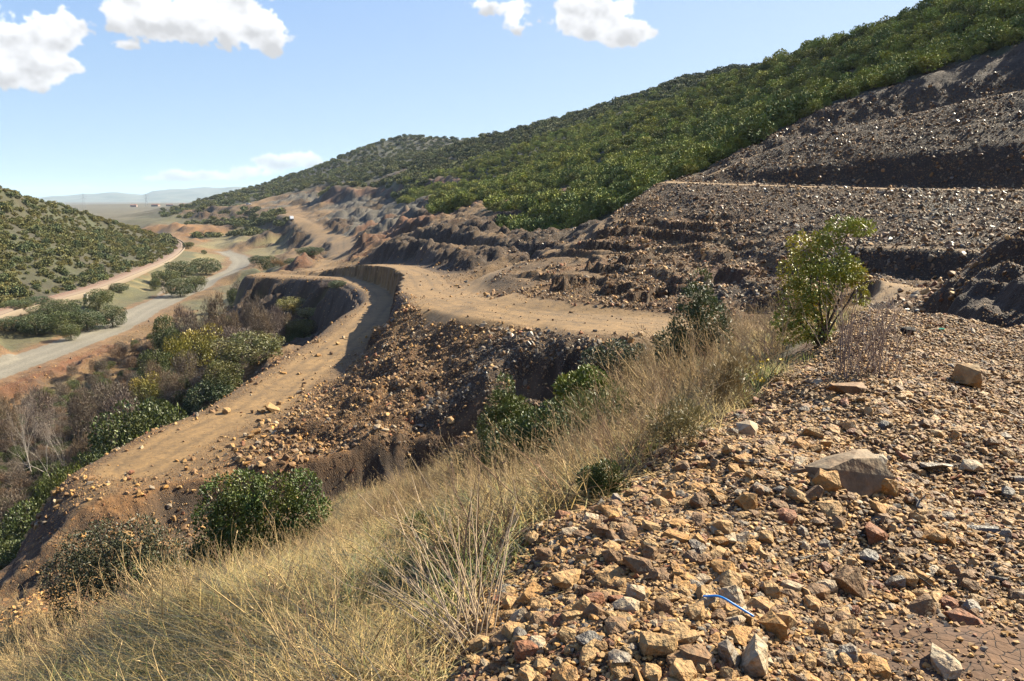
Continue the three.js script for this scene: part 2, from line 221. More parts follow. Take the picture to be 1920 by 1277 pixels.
// forest hill, the ridge behind it and the third hill
L('v', [1240, 345, 142], [1300, 320, 150], [1380, 270, 165], [1500, 205, 172]); L('v', [950, 392, 235], [1040, 360, 230], [1150, 320, 225], [1280, 260, 225], [1400, 200, 225]); L('v', [940, 350, 320], [1050, 310, 300], [1180, 260, 285], [1300, 200, 280]);
L('v', [2400, -220, 170], [2050, -90, 178], [1920, -30, 184], [1800, 4, 196], [1700, 42, 212], [1560, 84, 242], [1450, 120, 282], [1380, 143, 310], [1200, 212, 360], [1050, 274, 400], [900, 312, 430], [760, 332, 510]);
off([at(2050, -90, 178), at(1920, -30, 184), at(1700, 42, 212), at(1560, 84, 242), at(1450, 120, 282)], 10, 90, -12, 'v');
L('v', [1200, 196, 470], [1050, 254, 500], [900, 300, 540], [780, 326, 590]);
L('v', [1600, 100, 540], [1490, 116, 560], [1420, 123, 570], [1300, 143, 580], [1200, 180, 590], [1100, 207, 610], [1000, 237, 630], [900, 258, 660], [840, 280, 700]);
off([at(1600, 100, 540), at(1420, 123, 570), at(1200, 180, 590), at(1000, 237, 630)], 40, 160, -30, 'v'); 
L('v', [680, 334, 700], [560, 352, 780], [500, 366, 800], [450, 374, 860]); L('v', [740, 300, 860], [640, 320, 920], [560, 340, 950]);
L('v', [900, 262, 1000], [830, 258, 1060], [760, 251, 1090], [700, 269, 1100], [620, 302, 1110], [560, 324, 1120], [480, 347, 1140], [420, 363, 1160], [370, 377, 1190]);
off([at(900, 262, 1000), at(760, 251, 1090), at(620, 302, 1110), at(480, 347, 1140)], 60, 350, -60, 'v');

// ---- network (Delaunay, in bearing and log of distance)
const U = (p) => [Math.atan2(p.x, p.d), Math.log(Math.hypot(p.x, p.d) + 1e-9)];
const tri = (() => {
  const P = CP.map(U); const jr = rngOf(3); for (const p of P) { p[0] += (jr() - .5) * 1e-5; p[1] += (jr() - .5) * 1e-5; }
  // copies of the points near the seam behind the viewer, and far guards
  const ext = []; CP.forEach((c, i) => { ext.push({ u: P[i][0], v: P[i][1], i }); if (P[i][0] > 1.6) ext.push({ u: P[i][0] - 2 * Math.PI, v: P[i][1], i }); if (P[i][0] < -1.6) ext.push({ u: P[i][0] + 2 * Math.PI, v: P[i][1], i }); });
  const n = ext.length, S = 200; ext.push({ u: -S, v: -S, i: -1 }, { u: S, v: -S, i: -1 }, { u: 0, v: S, i: -1 });
  const circ = (a, b, c) => { const A = ext[a], B = ext[b], C = ext[c], bx = B.u - A.u, by = B.v - A.v, cx = C.u - A.u, cy = C.v - A.v, D = 2 * (bx * cy - by * cx), b2 = bx * bx + by * by, c2 = cx * cx + cy * cy, x = (cy * b2 - by * c2) / D, y = (bx * c2 - cx * b2) / D; return { a, b, c, x: x + A.u, y: y + A.v, r: x * x + y * y }; };
  let T = [circ(n, n + 1, n + 2)];
  const order = [...Array(n).keys()]; 
  for (const k of order) {
    const p = ext[k], edges = new Map(), keep = [];
    for (const t of T) {
      const dx = p.u - t.x, dy = p.v - t.y;
      if (dx * dx + dy * dy < t.r) { for (const [a, b] of [[t.a, t.b], [t.b, t.c], [t.c, t.a]]) { const key = Math.min(a, b) * 65536 + Math.max(a, b); edges.has(key) ? edges.set(key, null) : edges.set(key, [a, b]); } } else keep.push(t);
    }
    T = keep; for (const e of edges.values()) if (e) T.push(circ(e[0], e[1], k));
  }
  return T.filter((t) => t.a < n && t.b < n && t.c < n).map((t) => [ext[t.a], ext[t.b], ext[t.c]]);
})();

// ---- grid: columns by bearing, rows by distance; fine where the land is seen, coarse behind
const DEG = Math.PI / 180, cols = [];
for (let a = -180; a < -44; a += 6) cols.push(a * DEG);
for (let a = -44; a < 46; a += 0.135) cols.push(a * DEG);
for (let a = 46; a <= 180.01; a += 6) cols.push(Math.min(a, 180) * DEG);
const rows = [];
for (let l = Math.log(0.6); l < Math.log(15000);) { rows.push(l); const r = Math.exp(l); l += r < 9 ? 0.010 : r < 260 ? 0.0052 : r < 1300 ? 0.010 : r < 4000 ? 0.03 : 0.2; }
const NCOL = cols.length, NROW = rows.length;
const idxOf = (arr, v) => { let a = 0, b = arr.length - 1; if (v <= arr[0]) return [0, 0]; if (v >= arr[b]) return [b - 1, 1]; while (b - a > 1) { const m = (a + b) >> 1; arr[m] <= v ? a = m : b = m; } return [a, (v - arr[a]) / (arr[b] - arr[a])]; };
const HT = new Float32Array(NCOL * NROW).fill(-30), CL = new Float32Array(NCOL * NROW * NC);
for (const [A, B, C] of tri) {
  const u0 = Math.min(A.u, B.u, C.u), u1 = Math.max(A.u, B.u, C.u), v0 = Math.min(A.v, B.v, C.v), v1 = Math.max(A.v, B.v, C.v);
  if (u0 > Math.PI || u1 < -Math.PI) continue;
  const D = (B.u - A.u) * (C.v - A.v) - (C.u - A.u) * (B.v - A.v); if (Math.abs(D) < 1e-12) continue;
  const pa = CP[A.i], pb = CP[B.i], pc = CP[C.i];
  for (let i = Math.max(0, idxOf(cols, u0)[0]); i < NCOL && cols[i] <= u1; i++) for (let j = Math.max(0, idxOf(rows, v0)[0]); j < NROW && rows[j] <= v1; j++) {
    const du = cols[i] - A.u, dv = rows[j] - A.v, wb = (du * (C.v - A.v) - (C.u - A.u) * dv) / D, wc = ((B.u - A.u) * dv - du * (B.v - A.v)) / D, wa = 1 - wb - wc;
    if (wa < -1e-6 || wb < -1e-6 || wc < -1e-6) continue;
    const k = j * NCOL + i; HT[k] = wa * pa.y + wb * pb.y + wc * pc.y;
    const o = k * NC; for (let q = 0; q < NC; q++) CL[o + q] = 0; CL[o + pa.c] += wa; CL[o + pb.c] += wb; CL[o + pc.c] += wc;
  }
}
for (let j = 0; j < NROW; j++) if (rows[j] > Math.log(4300)) for (let i = 0; i < NCOL; i++) { const k = j * NCOL + i; HT[k] = -32; CL.fill(0, k * NC, k * NC + NC); CL[k * NC + 7] = 1; }
for (let pass = 0; pass < 2; pass++) {                              // weathering: edges are rounded a little
  const T = HT.slice();
  for (let j = 1; j < NROW - 1; j++) for (let i = 1; i < NCOL - 1; i++) { const k = j * NCOL + i; HT[k] = (T[k] * 4 + (T[k - 1] + T[k + 1] + T[k - NCOL] + T[k + NCOL]) * 2 + T[k - NCOL - 1] + T[k - NCOL + 1] + T[k + NCOL - 1] + T[k + NCOL + 1]) / 16; }
}

// ---- the near ground: a shelf of rubble where the viewer stands, a grassy slope falling away on its left
const EDGE = [[-4, -40], [-2.2, -4], [-0.9, 0.5], [-0.05, 2.8], [0.2, 3.6], [0.9, 4.6], [1.8, 5.8], [3.3, 8], [5.3, 11.3], [8.5, 16]];
function edgeDist(x, d) {                                           // distance to the shelf's edge, positive over the slope
  let best = 1e9, sgn = 1;
  for (let i = 0; i + 1 < EDGE.length; i++) { const [ax, ad] = EDGE[i], [bx, bd] = EDGE[i + 1], ex = bx - ax, ed = bd - ad, t = clamp(((x - ax) * ex + (d - ad) * ed) / (ex * ex + ed * ed), 0, 1), qx = x - ax - ex * t, qd = d - ad - ed * t, q = qx * qx + qd * qd; if (q < best) { best = q; sgn = ex * qd - ed * qx > 0 ? 1 : -1; } }
  return Math.sqrt(best) * sgn;
}
const LIP = [[-180, 45], [-60, 34], [-40, 19], [-33, 19], [-25, 21], [-12, 24], [0, 22], [13, 18], [20, 14.5], [25, 12.4], [30, 11.6], [36, 11.4], [50, 13], [70, 30], [180, 45]];
const lipAt = (deg) => { for (let i = 0; i + 1 < LIP.length; i++) if (deg <= LIP[i + 1][0]) return lerp(LIP[i][1], LIP[i + 1][1], (deg - LIP[i][0]) / (LIP[i + 1][0] - LIP[i][0])); return 45; };
const FALL = [[-180, .47], [-40, .485], [-33, .495], [-25, .51], [-18, .54], [-12, .52], [-5, .55], [3, .555], [10, .51], [14, .46], [20, .41], [60, .40], [180, .47]];
function nearGround(x, d) {
  const r = Math.hypot(x, d), deg = Math.atan2(x, d) / DEG, p = edgeDist(x, d), s = Math.max(0, p + 0.15);
  let fall = FALL[0][1]; for (let i = 0; i + 1 < FALL.length; i++) if (deg >= FALL[i][0]) fall = lerp(FALL[i][1], FALL[i + 1][1], clamp((deg - FALL[i][0]) / (FALL[i + 1][0] - FALL[i][0]), 0, 1));
  let y = -1.66 - fall * (s - 0.3 * (1 - Math.exp(-s / 0.3)));
  if (p < 0.6) y += 0.20 * Math.exp(-Math.pow((p + 0.7) / 0.75, 2)) * sstep(14, 7, r) - 0.05 * sstep(-0.8, -2.6, p) + 0.10 * sstep(6, 10, d);
  y += fbm(x * 0.55, d * 0.55, 3) * 0.07 + (p > 0 ? sstep(0, 4, p) * fbm(x * 0.16 + 5, d * 0.16, 3) * 0.3 : 0);
  y += 0.5 * Math.exp(-Math.pow((x + 6.7) / 1.3, 2) - Math.pow((d - 10.2) / 1.3, 2));
  const over = r - lipAt(deg) - n2(deg * 0.35, 4) * 0.8; if (over > 0) y -= over * 0.95 * sstep(0, 1.5, over);
  return y;
}
// ---- ways: distance to a centre line decides what is trodden
const way = (half, ...q) => ({ half, pts: q.map(([px, py, v]) => v < 0 ? atY(px, py, v) : at(px, py, v)) });
const WAYS = {
  valley: way(4.2, [-60, 712, -30], [0, 692, -30], [100, 657, -30], [180, 627, -30], [240, 602, -30], [270, 582, -30], [330, 555, -30], [400, 526, -30], [445, 505, -29.6], [454, 491, -29.2], [445, 481, -29], [420, 474, -28.8]),
  main: way(4.3, [1600, 634, -8.3], [1420, 630, -8.65], [1250, 615, -8.85], [1100, 601, -8.95], [1000, 592, -9.05], [910, 580, -9.2], [845, 562, -9.7]), fork: way(2.6, [845, 562, -9.7], [872, 536, -9.3], [905, 518, -9.1], [950, 507, -8.9]),
  upper: way(3.0, [845, 562, -9.7], [802, 545, 88], [791, 528, 101], [779, 513, 113], [747, 500, 131], [698, 496, 153], [648, 502, 169], [612, 510, 175]), lower: way(2.3, [255, 875, -15.7], [362, 812, -15.5], [475, 767, -15.35], [560, 702, -15.1], [627, 650, -14.8], [680, 612, 88], [703, 586, 100], [721, 564, 112], [713, 547, 122], [684, 532, 137], [640, 520, 156], [560, 518, 173], [490, 515, 178]),
  far: way(4.0, [600, 506, 185], [618, 497, 215], [637, 475, 250], [640, 452, 322], [610, 438, 385], [580, 426, 425], [560, 410, 480], [530, 400, 540], [490, 390, 620], [430, 386, 690]), ramp: way(4.0, [600, 434, 405], [590, 447, 375], [575, 464, 345], [560, 480, 320]),
  bench: way(1.9, [1238, 341.5, 110.5], [1330, 345, 106.5], [1500, 351, 99.5], [1700, 356, 93.5], [1920, 359, 87.5], [2150, 361, 82.5]), ledge: way(.3, [1610, 465, 61.6], [1700, 465.5, 58.6], [1830, 473, 53.6], [1900, 469, 52.6]), rim: way(.9, [1335, 321, 113.5], [1400, 295, 116.5], [1500, 256, 118.5], [1600, 232, 117.5], [1700, 214, 116.5], [1800, 189, 114.5], [1920, 166, 110.5], [2060, 137, 106.5]),
  spur: way(2.0, [240, 600, -30], [300, 560, -29.6], [318, 540, -29.2], [310, 528, -29.2]),
  rail: { half: 3.6, pts: rail },
};
function wayDist(w, x, d) { let best = 1e9; const P = w.pts; for (let i = 0; i + 1 < P.length; i++) { const ex = P[i + 1].x - P[i].x, ed = P[i + 1].d - P[i].d, t = clamp(((x - P[i].x) * ex + (d - P[i].d) * ed) / (ex * ex + ed * ed), 0, 1), qx = x - P[i].x - ex * t, qd = d - P[i].d - ed * t; best = Math.min(best, qx * qx + qd * qd); } return Math.sqrt(best); }

const HAUL = ['main', 'fork', 'upper', 'lower', 'far', 'ramp', 'bench', 'ledge', 'rim'];
for (const n in WAYS) { const P = WAYS[n].pts, m = 9; WAYS[n].box = [Math.min(...P.map((p) => p.x)) - m, Math.max(...P.map((p) => p.x)) + m, Math.min(...P.map((p) => p.d)) - m, Math.max(...P.map((p) => p.d)) + m]; }
const roadOf = new Uint8Array(NCOL * NROW), roadDist = new Float32Array(NCOL * NROW).fill(99), flatDist = new Float32Array(NCOL * NROW).fill(99);
for (let j = 0; j < NROW; j++) { const r = Math.exp(rows[j]); if (r < 30 || r > 900) continue; for (let i = 0; i < NCOL; i++) { if (Math.abs(cols[i]) > .8) continue; const k = j * NCOL + i, x = r * Math.sin(cols[i]), d = r * Math.cos(cols[i]); HAUL.forEach((n, q) => { const b = WAYS[n].box; if (x < b[0] || x > b[1] || d < b[2] || d > b[3]) return; const e = wayDist(WAYS[n], x, d) - WAYS[n].half; if (e < roadDist[k]) { roadDist[k] = e; roadOf[k] = q; } }); for (const n of ['valley', 'rail', 'spur']) { const b = WAYS[n].box; if (r > 60 && x > b[0] && x < b[1] && d > b[2] && d < b[3]) flatDist[k] = Math.min(flatDist[k], wayDist(WAYS[n], x, d) - WAYS[n].half); } } }

const loops = ['upper', 'lower'].map((n) => { const w = WAYS[n], D = new Float32Array(NCOL * NROW).fill(99), Y = new Float32Array(NCOL * NROW), P = w.pts, b = w.box; for (let j = 0; j < NROW; j++) { const r = Math.exp(rows[j]); if (r < 35 || r > 230) continue; for (let i = 0; i < NCOL; i++) { if (Math.abs(cols[i]) > .8) continue; const k = j * NCOL + i, x = r * Math.sin(cols[i]), d = r * Math.cos(cols[i]); if (x < b[0] || x > b[1] || d < b[2] || d > b[3]) continue; let best = 1e9; for (let s = 0; s + 1 < P.length; s++) { const ex = P[s + 1].x - P[s].x, ed = P[s + 1].d - P[s].d, t = clamp(((x - P[s].x) * ex + (d - P[s].d) * ed) / (ex * ex + ed * ed), 0, 1), qx = x - P[s].x - ex * t, qd = d - P[s].d - ed * t, q = qx * qx + qd * qd; if (q < best) { best = q; Y[k] = lerp(P[s].y, P[s + 1].y, t); } } D[k] = Math.sqrt(best) - w.half - .3; } } return { D, Y }; });
const nearMask = new Float32Array(NCOL * NROW);
const weigh = (k, c) => CL[k * NC + CLASSES.indexOf(c)];
for (let j = 0; j < NROW; j++) {
  const r = Math.exp(rows[j]);
  for (let i = 0; i < NCOL; i++) {
    const k = j * NCOL + i, x = r * Math.sin(cols[i]), d = r * Math.cos(cols[i]);
    // relief of its own kind for every ground
    const rough = weigh(k, 'd') * .25 * sstep(150, 220, r) + weigh(k, 'r') * 1 + weigh(k, 'g') * 1.1 + weigh(k, 'e') * 0.9 + weigh(k, 'k') * 1.5 + weigh(k, 'o') * .8 + weigh(k, 'w') * 1, soft = weigh(k, 'v') + weigh(k, 'l') * .3 + weigh(k, 'p') * .5;
    let h = HT[k]; const calm = sstep(-.3, 3.5, roadDist[k]) * sstep(.5, 7, flatDist[k]);
    if (r < 1300) {
      h += calm * rough * (x > 12 && r > 55 ? lerp(1, .4, sstep(12, 18, x)) : 1) * (fbm(x * 0.13, d * 0.13, 4) * 0.55 + fbm(x * 0.7 + 3, d * 0.7, 3) * 0.13) * sstep(4, 60, r) + calm * rough * sstep(120, 240, r) * (fbm(x * 0.045, d * 0.045, 4) * 2.4 + (.5 - Math.abs(n2(x * .035 + 5, d * .035))) * 2.2);
      h += calm * (rough + weigh(k, 'd') * .6) * sstep(85, 130, r) * (x > 10 && r < 145 ? .0 : 1) * sstep(700, 350, r) * (fbm(x * .22 + 11, d * .22, 5, .6) * .42 + (.4 - Math.abs(n2(x * .12 + d * .05, d * .04))) * .5);
      h += calm * soft * fbm(x * 0.03, d * 0.03, 3) * 0.9 * sstep(100, 300, r) + calm * weigh(k, 'd') * fbm(x * 0.5, d * 0.5, 2) * 0.06;
      // gullies cut into the faces of the middle ridge
      const gx = (x + 10) / 24, gd = (d - 163) / 34, gm = Math.exp(-(gx * gx + gd * gd) * .8) * calm; if (gm > .02) h -= gm * (Math.pow(1 - Math.abs(n2(x * 0.075 + d * 0.03, 7.7)), 2) - .35) * 5.5;
    }
    { const [A, B] = loops, ea = A.D[k], eb = B.D[k], e = Math.min(ea, eb); if (e < 5) { const w = ea > 50 ? 1 : eb > 50 ? 0 : sstep(-1.5, .4, ea - eb + fbm(x * .45, d * .45, 3) * .7), y = lerp(A.Y[k], B.Y[k], w); h = lerp(y, h, sstep(0, ea < 5 && eb < 5 ? 3 : 5, e)); } }
    if (r > 50 && r < 112 && x > -4) {                               // terraces pushed up by the digger on the right
      const tw = weigh(k, 'r') + weigh(k, 'd') * .5 + weigh(k, 'e'), tm = clamp(tw, 0, 1) * sstep(50, 56, r) * sstep(112, 100, r) * sstep(-8.3, -7.6, h) * sstep(-1.0, -2.2, h);
      if (tm > .01) { const t = (h + fbm(x * .07, d * .07, 3) * .7) / 1.25, f = Math.floor(t), q = t - f, st = (f + sstep(.74, .99, q)) * 1.25 + .28 * Math.exp(-Math.pow((q - .97) / .12, 2)) + .28 * Math.exp(-Math.pow((q + .03) / .12, 2)) - fbm(x * .07, d * .07, 3) * .7; h = lerp(h, st, tm * .85); }
    }
    { const kw = weigh(k, 'k'); if (kw > .1 && r > 17 && r < 140 && x > 6) h += kw * ((1 - Math.abs(n2(x * .45 + d * .12, d * .09 + x * .05)) * 2) * .22 + fbm(x * .35, d * .35, 4) * .3); }
    if (r < 70) { const nh = nearGround(x, d), q = nh - h, w = sstep(-0.5, 0.5, q); nearMask[k] = w; h = lerp(h, nh, w); }
    HT[k] = h;
  }
}
function ground(x, d) { const [i, a] = idxOf(cols, Math.atan2(x, d)), [j, b] = idxOf(rows, Math.log(Math.hypot(x, d))), k = j * NCOL + i; return lerp(lerp(HT[k], HT[k + 1], a), lerp(HT[k + NCOL], HT[k + NCOL + 1], a), b); }
function classAt(x, d) { const [i] = idxOf(cols, Math.atan2(x, d)), [j] = idxOf(rows, Math.log(Math.hypot(x, d))); return j * NCOL + i; }
const slopeAt = (x, d) => { const e = Math.max(0.15, Math.hypot(x, d) * 0.01), gx = (ground(x + e, d) - ground(x - e, d)) / (2 * e), gd = (ground(x, d + e) - ground(x, d - e)) / (2 * e); return [gx, gd]; };

// ---- colours of the ground (real-world base colours, linear; k darkened for shade)
const PAL = { r: [.185, .098, .033], g: [.092, .053, .021], d: [.215, .120, .042], e: [.185, .070, .022], v: [.068, .056, .023], f: [.24, .19, .075], l: [.15, .125, .05], p: [.135, .112, .06], w: [.15, .128, .095], o: [.27, .128, .038], k: [.070, .038, .017] };
const palette = [...CLASSES].map((c) => PAL[c]);
const FAMILY = { rubble: 'rgw', dirt: 'd', earth: 'eo', hillside: 'v', valley: 'flp' };
const meshOf = {}, col = new Float32Array(NCOL * NROW * 3), kind = new Uint8Array(NCOL * NROW);
const KINDS = ['rubble_slope', 'dirt_road', 'earth_slope', 'hillside', 'valley_floor', 'gravel_road', 'rubble_shelf', 'grass_slope', 'far_plain', 'dried_mud'];
for (let j = 0; j < NROW; j++) {
  const r = Math.exp(rows[j]);
  for (let i = 0; i < NCOL; i++) {
    const k = j * NCOL + i, x = r * Math.sin(cols[i]), d = r * Math.cos(cols[i]), lv = Math.log2(clamp(18 / r, .02, 1.2)), lf = Math.floor(lv), lt = lv - lf, sc = 2 ** lf, s2 = sc * 2;
    const a = lerp(fbm(x * sc * .5, d * sc * .5, 4), fbm(x * s2 * .5, d * s2 * .5, 4), lt), b = lerp(fbm(x * sc * 3 + 30, d * sc * 3, 3), fbm(x * s2 * 3 + 30, d * s2 * 3, 3), lt), c3 = fbm(x * .03 + 70, d * .03, 3);
    if (Math.abs(cols[i]) > .8 && r > 60) { const bq = [3, 7][+(r > 4000)]; kind[k] = bq === 3 ? 3 : 8; col.set(palette[bq], k * 3); continue; }
    let R = 0, G = 0, B = 0, wt = 0, bk = 0, bw = -1;
    for (let q = 0; q < NC; q++) { const cw = CL[k * NC + q]; if (cw <= 0) continue; const w = Math.pow(cw, 3) * Math.exp(2.2 * lerp(n2(x * sc * .6 + q * 31, d * sc * .6 + q * 7), n2(x * s2 * .6 + q * 31, d * s2 * .6 + q * 7), lt)); R += palette[q][0] * w; G += palette[q][1] * w; B += palette[q][2] * w; wt += w; if (w > bw) { bw = w; bk = q; } }
    R /= wt || 1; G /= wt || 1; B /= wt || 1;
    const cl = CLASSES[bk];
    kind[k] = 'rgw'.includes(cl) ? 0 : 'deok'.includes(cl) ? 2 : cl === 'v' ? 3 : cl === 'p' ? 8 : 4;
    if (cl === 'g' && x > 12 && r > 55) { R *= .72; G *= .70; B *= .70; }
    let m = 1 + a * .22 + b * .20;
    if ('rg'.includes(cl)) { const t = clamp(c3 * .9 + .5, 0, 1); R = lerp(R, R * 1.18, t); B = lerp(B, B * .8, t); }
    if (cl === 'v' || cl === 'l') { const t = clamp(a * .8 + .3, 0, 1); R = lerp(R, .056, t * .75); G = lerp(G, .066, t * .75); B = lerp(B, .022, t * .75); }
    if (nearMask[k] > .5) {
      const p = edgeDist(x, d), edge = p + fbm(x * .9, d * .9, 3) * .5;
      if (edge < .35) { kind[k] = 6; const t = clamp(.5 + a * .7, 0, 1); R = lerp(.14, .21, t); G = lerp(.066, .102, t); B = lerp(.022, .032, t); const mud = Math.exp(-Math.pow((x - 1.72) / .5, 2) - Math.pow((d - 2.6) / .27, 2) - fbm(x * 4, d * 4, 3) * .4); R = lerp(R, .135, mud); G = lerp(G, .068, mud); B = lerp(B, .032, mud); if (mud > .42) kind[k] = 9; }
      else { kind[k] = 7; const t = clamp(.5 + a * .9, 0, 1); R = lerp(.10, .15, t); G = lerp(.085, .105, t); B = lerp(.028, .038, t); const og = sstep(.2, .5, Math.exp(-Math.pow((x + 6.4) / 1.5, 2) - Math.pow((d - 9.9) / 1.5, 2))); if (og > 0) { R = lerp(R, .30, og); G = lerp(G, .155, og); B = lerp(B, .048, og); } }
    } else if (r > 30 && r < 900) {
      if ('rdgeok'.includes(cl)) {                                  // tone by slope: shade painted into steep faces, flat ledges lightened
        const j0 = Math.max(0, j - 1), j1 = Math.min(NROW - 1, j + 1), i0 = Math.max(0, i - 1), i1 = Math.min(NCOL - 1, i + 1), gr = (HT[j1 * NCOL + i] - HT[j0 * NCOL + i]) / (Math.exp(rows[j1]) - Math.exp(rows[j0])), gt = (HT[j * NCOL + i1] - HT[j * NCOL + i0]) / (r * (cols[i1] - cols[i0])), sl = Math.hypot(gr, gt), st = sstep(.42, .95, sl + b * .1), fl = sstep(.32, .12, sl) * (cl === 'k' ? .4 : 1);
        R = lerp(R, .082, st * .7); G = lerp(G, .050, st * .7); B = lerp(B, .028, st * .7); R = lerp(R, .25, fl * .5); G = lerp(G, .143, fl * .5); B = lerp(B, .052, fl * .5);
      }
      let road = 0; if (roadDist[k] < 1) { const n = HAUL[roadOf[k]], w = WAYS[n], q = roadDist[k] + w.half + b * .1, t = 1 - sstep(w.half - .5, w.half + .4, q), rut = w.half < 2 ? 0 : .30 * Math.exp(-Math.pow((q - 1.0) / .28, 2)) + .22 * Math.exp(-Math.pow((q - 2.2) / .25, 2)), k2 = 1.05 - rut + .2 * a + .14 * b; road = t; R = lerp(R, .285 * k2, t); G = lerp(G, .166 * k2, t); B = lerp(B, .060 * k2, t); }
      if (road > .5) { kind[k] = 1; m = 1 + b * .1; }
      const vd = wayDist(WAYS.valley, x, d), nv = fbm(x * .3, d * .3, 3) * .2;
      if (vd + nv < 4.4) { kind[k] = 5; const lane = .92 + .16 * Math.exp(-Math.pow((vd - 1.7) / .7, 2)); R = .275 * lane; G = .242 * lane; B = .185 * lane; m = 1 + a * .08 + b * .06; }
      else if (vd + nv * 6 < 6.2) { kind[k] = 4; R = lerp(R, .24, .8); G = lerp(G, .13, .8); B = lerp(B, .055, .8); }
      else if (wayDist(WAYS.spur, x, d) + nv < 2.2) { kind[k] = 5; R = .28; G = .22; B = .16; }
      else { const rd = wayDist(WAYS.rail, x, d); if (rd < 2.3 + nv * .6) { kind[k] = 5; R = .14; G = .10; B = .065; } }
    }
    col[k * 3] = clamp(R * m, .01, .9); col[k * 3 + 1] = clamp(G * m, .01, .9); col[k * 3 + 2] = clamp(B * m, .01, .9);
  }
}

// ---- computed textures: grain and small relief of the ground (tileable)
function tileTexture(N, f) { const data = new Uint8Array(N * N * 4); for (let y = 0; y < N; y++) for (let x = 0; x < N; x++) { const [v, w, u] = f(x / N, y / N), i = (y * N + x) * 4; data[i] = clamp(v, 0, 1) * 255; data[i + 1] = clamp(w ?? v, 0, 1) * 255; data[i + 2] = clamp(u ?? v, 0, 1) * 255; data[i + 3] = 255; } const t = new THREE.DataTexture(data, N, N); t.wrapS = t.wrapT = THREE.RepeatWrapping; t.magFilter = THREE.LinearFilter; t.minFilter = THREE.LinearMipmapLinearFilter; t.needsUpdate = true; return t; }
const cells = (n, seed) => { const r = rngOf(seed), P = new Float32Array(n * n * 3); for (let i = 0; i < n * n; i++) { P[i * 3] = r(); P[i * 3 + 1] = r(); P[i * 3 + 2] = r(); } return (u, v) => { const x = u * n, y = v * n, ix = Math.floor(x), iy = Math.floor(y); let d1 = 9, d2 = 9, id = 0; for (let a = -1; a < 2; a++) for (let b = -1; b < 2; b++) { const cx = (ix + a + n) % n, cy = (iy + b + n) % n, q = (cy * n + cx) * 3, dx = ix + a + P[q] - x, dy = iy + b + P[q + 1] - y, dd = dx * dx + dy * dy; if (dd < d1) { d2 = d1; d1 = dd; id = P[q + 2]; } else if (dd < d2) d2 = dd; } return [Math.sqrt(d1), Math.sqrt(d2) - Math.sqrt(d1), id]; }; };
const tfbm = (u, v, f, o, s) => { let t = 0, a = 1; const A = u * 2 * Math.PI, C = v * 2 * Math.PI; for (let i = 0; i < o; i++) { const R = f / (2 * Math.PI); t += a * n4(Math.cos(A) * R + s, Math.sin(A) * R, Math.cos(C) * R, Math.sin(C) * R + s); a *= .5; f *= 2; } return t; };
const c1 = cells(22, 41), c2 = cells(58, 42), c4 = cells(130, 43);
const stony = (u, v) => { const [a, ea, ia] = c1(u, v), [b, eb, ib] = c2(u, v), [c, ec, ic] = c4(u, v); const h1 = ia > .72 ? sstep(.02, .28, ea) * (.55 + .45 * ia) : 0, h2 = ib > .45 ? sstep(.02, .3, eb) * (.3 + .35 * ib) : 0, h3 = sstep(.0, .35, ec) * (.1 + .18 * ic); return [Math.max(h1, h2, h3), ia, ib, ic, h1, h2]; };
const stonyAt = new Map(); const stoneBump = tileTexture(1024, (u, v) => { const s = stony(u, v); stonyAt.set(u * 1048576 + v * 1024, s); return [s[0]]; });
const stoneMap = tileTexture(1024, (u, v) => { const [h, ia, ib, ic, h1, h2] = stonyAt.get(u * 1048576 + v * 1024), id = h1 >= h2 && h1 > .1 ? ia : h2 > .1 ? ib : ic, k = (id * 7.31) % 1, tone = .62 + .30 * k + .08 * h, warm = ((id * 13.7) % 1 - .5) * .12; return [tone + warm, tone, tone - warm * 1.2]; });
const earthBump = tileTexture(1024, (u, v) => [.5 + .22 * tfbm(u, v, 9, 5, 3) + .16 * (c4(u, v)[1] - .3)]);
const earthMap = tileTexture(1024, (u, v) => { const t = .80 + .10 * tfbm(u, v, 26, 5, 9) + .05 * (c4(u, v)[2] - .5); return [t, t, t * .985]; });
const mudBump = tileTexture(1024, (u, v) => { const w = tfbm(u, v, 9, 3, 4) * .012, e = c1(u + w, v - w)[1]; return [.25 + .6 * sstep(.0, .07, e) + .08 * tfbm(u, v, 30, 3, 8)]; }), mudMap = tileTexture(1024, (u, v) => { const w = tfbm(u, v, 9, 3, 4) * .012, e = c1(u + w, v - w)[1], t = lerp(.58, .82, sstep(0, .05, e)) + .07 * tfbm(u, v, 20, 4, 3); return [t, t, t]; });
mudMap.colorSpace = stoneMap.colorSpace = earthMap.colorSpace = THREE.SRGBColorSpace;
const rep = (t, s) => { const c = t.clone(); c.repeat.set(s, s); c.needsUpdate = true; return c; };
const groundMat = (map, bump, s, bs, rough = .95) => new THREE.MeshStandardMaterial({ vertexColors: true, map: rep(map, s), bumpMap: rep(bump, s), bumpScale: bs, roughness: rough });
const M = {
  rubble_slope: groundMat(stoneMap, stoneBump, 1 / 5, .16, .97), dirt_road: groundMat(earthMap, earthBump, 1 / 9, .06), earth_slope: groundMat(earthMap, earthBump, 1 / 8, .22), hillside: groundMat(earthMap, earthBump, 1 / 30, .3), valley_floor: groundMat(earthMap, earthBump, 1 / 20, .18),
  gravel_road: groundMat(earthMap, earthBump, 1 / 12, .05), rubble_shelf: groundMat(stoneMap, stoneBump, 1 / .9, .025, .9), grass_slope: groundMat(earthMap, earthBump, 1 / 3, .08), dried_mud: groundMat(mudMap, mudBump, 1 / 1.1, .02), far_plain: groundMat(earthMap, earthBump, 1 / 200, .5),
};
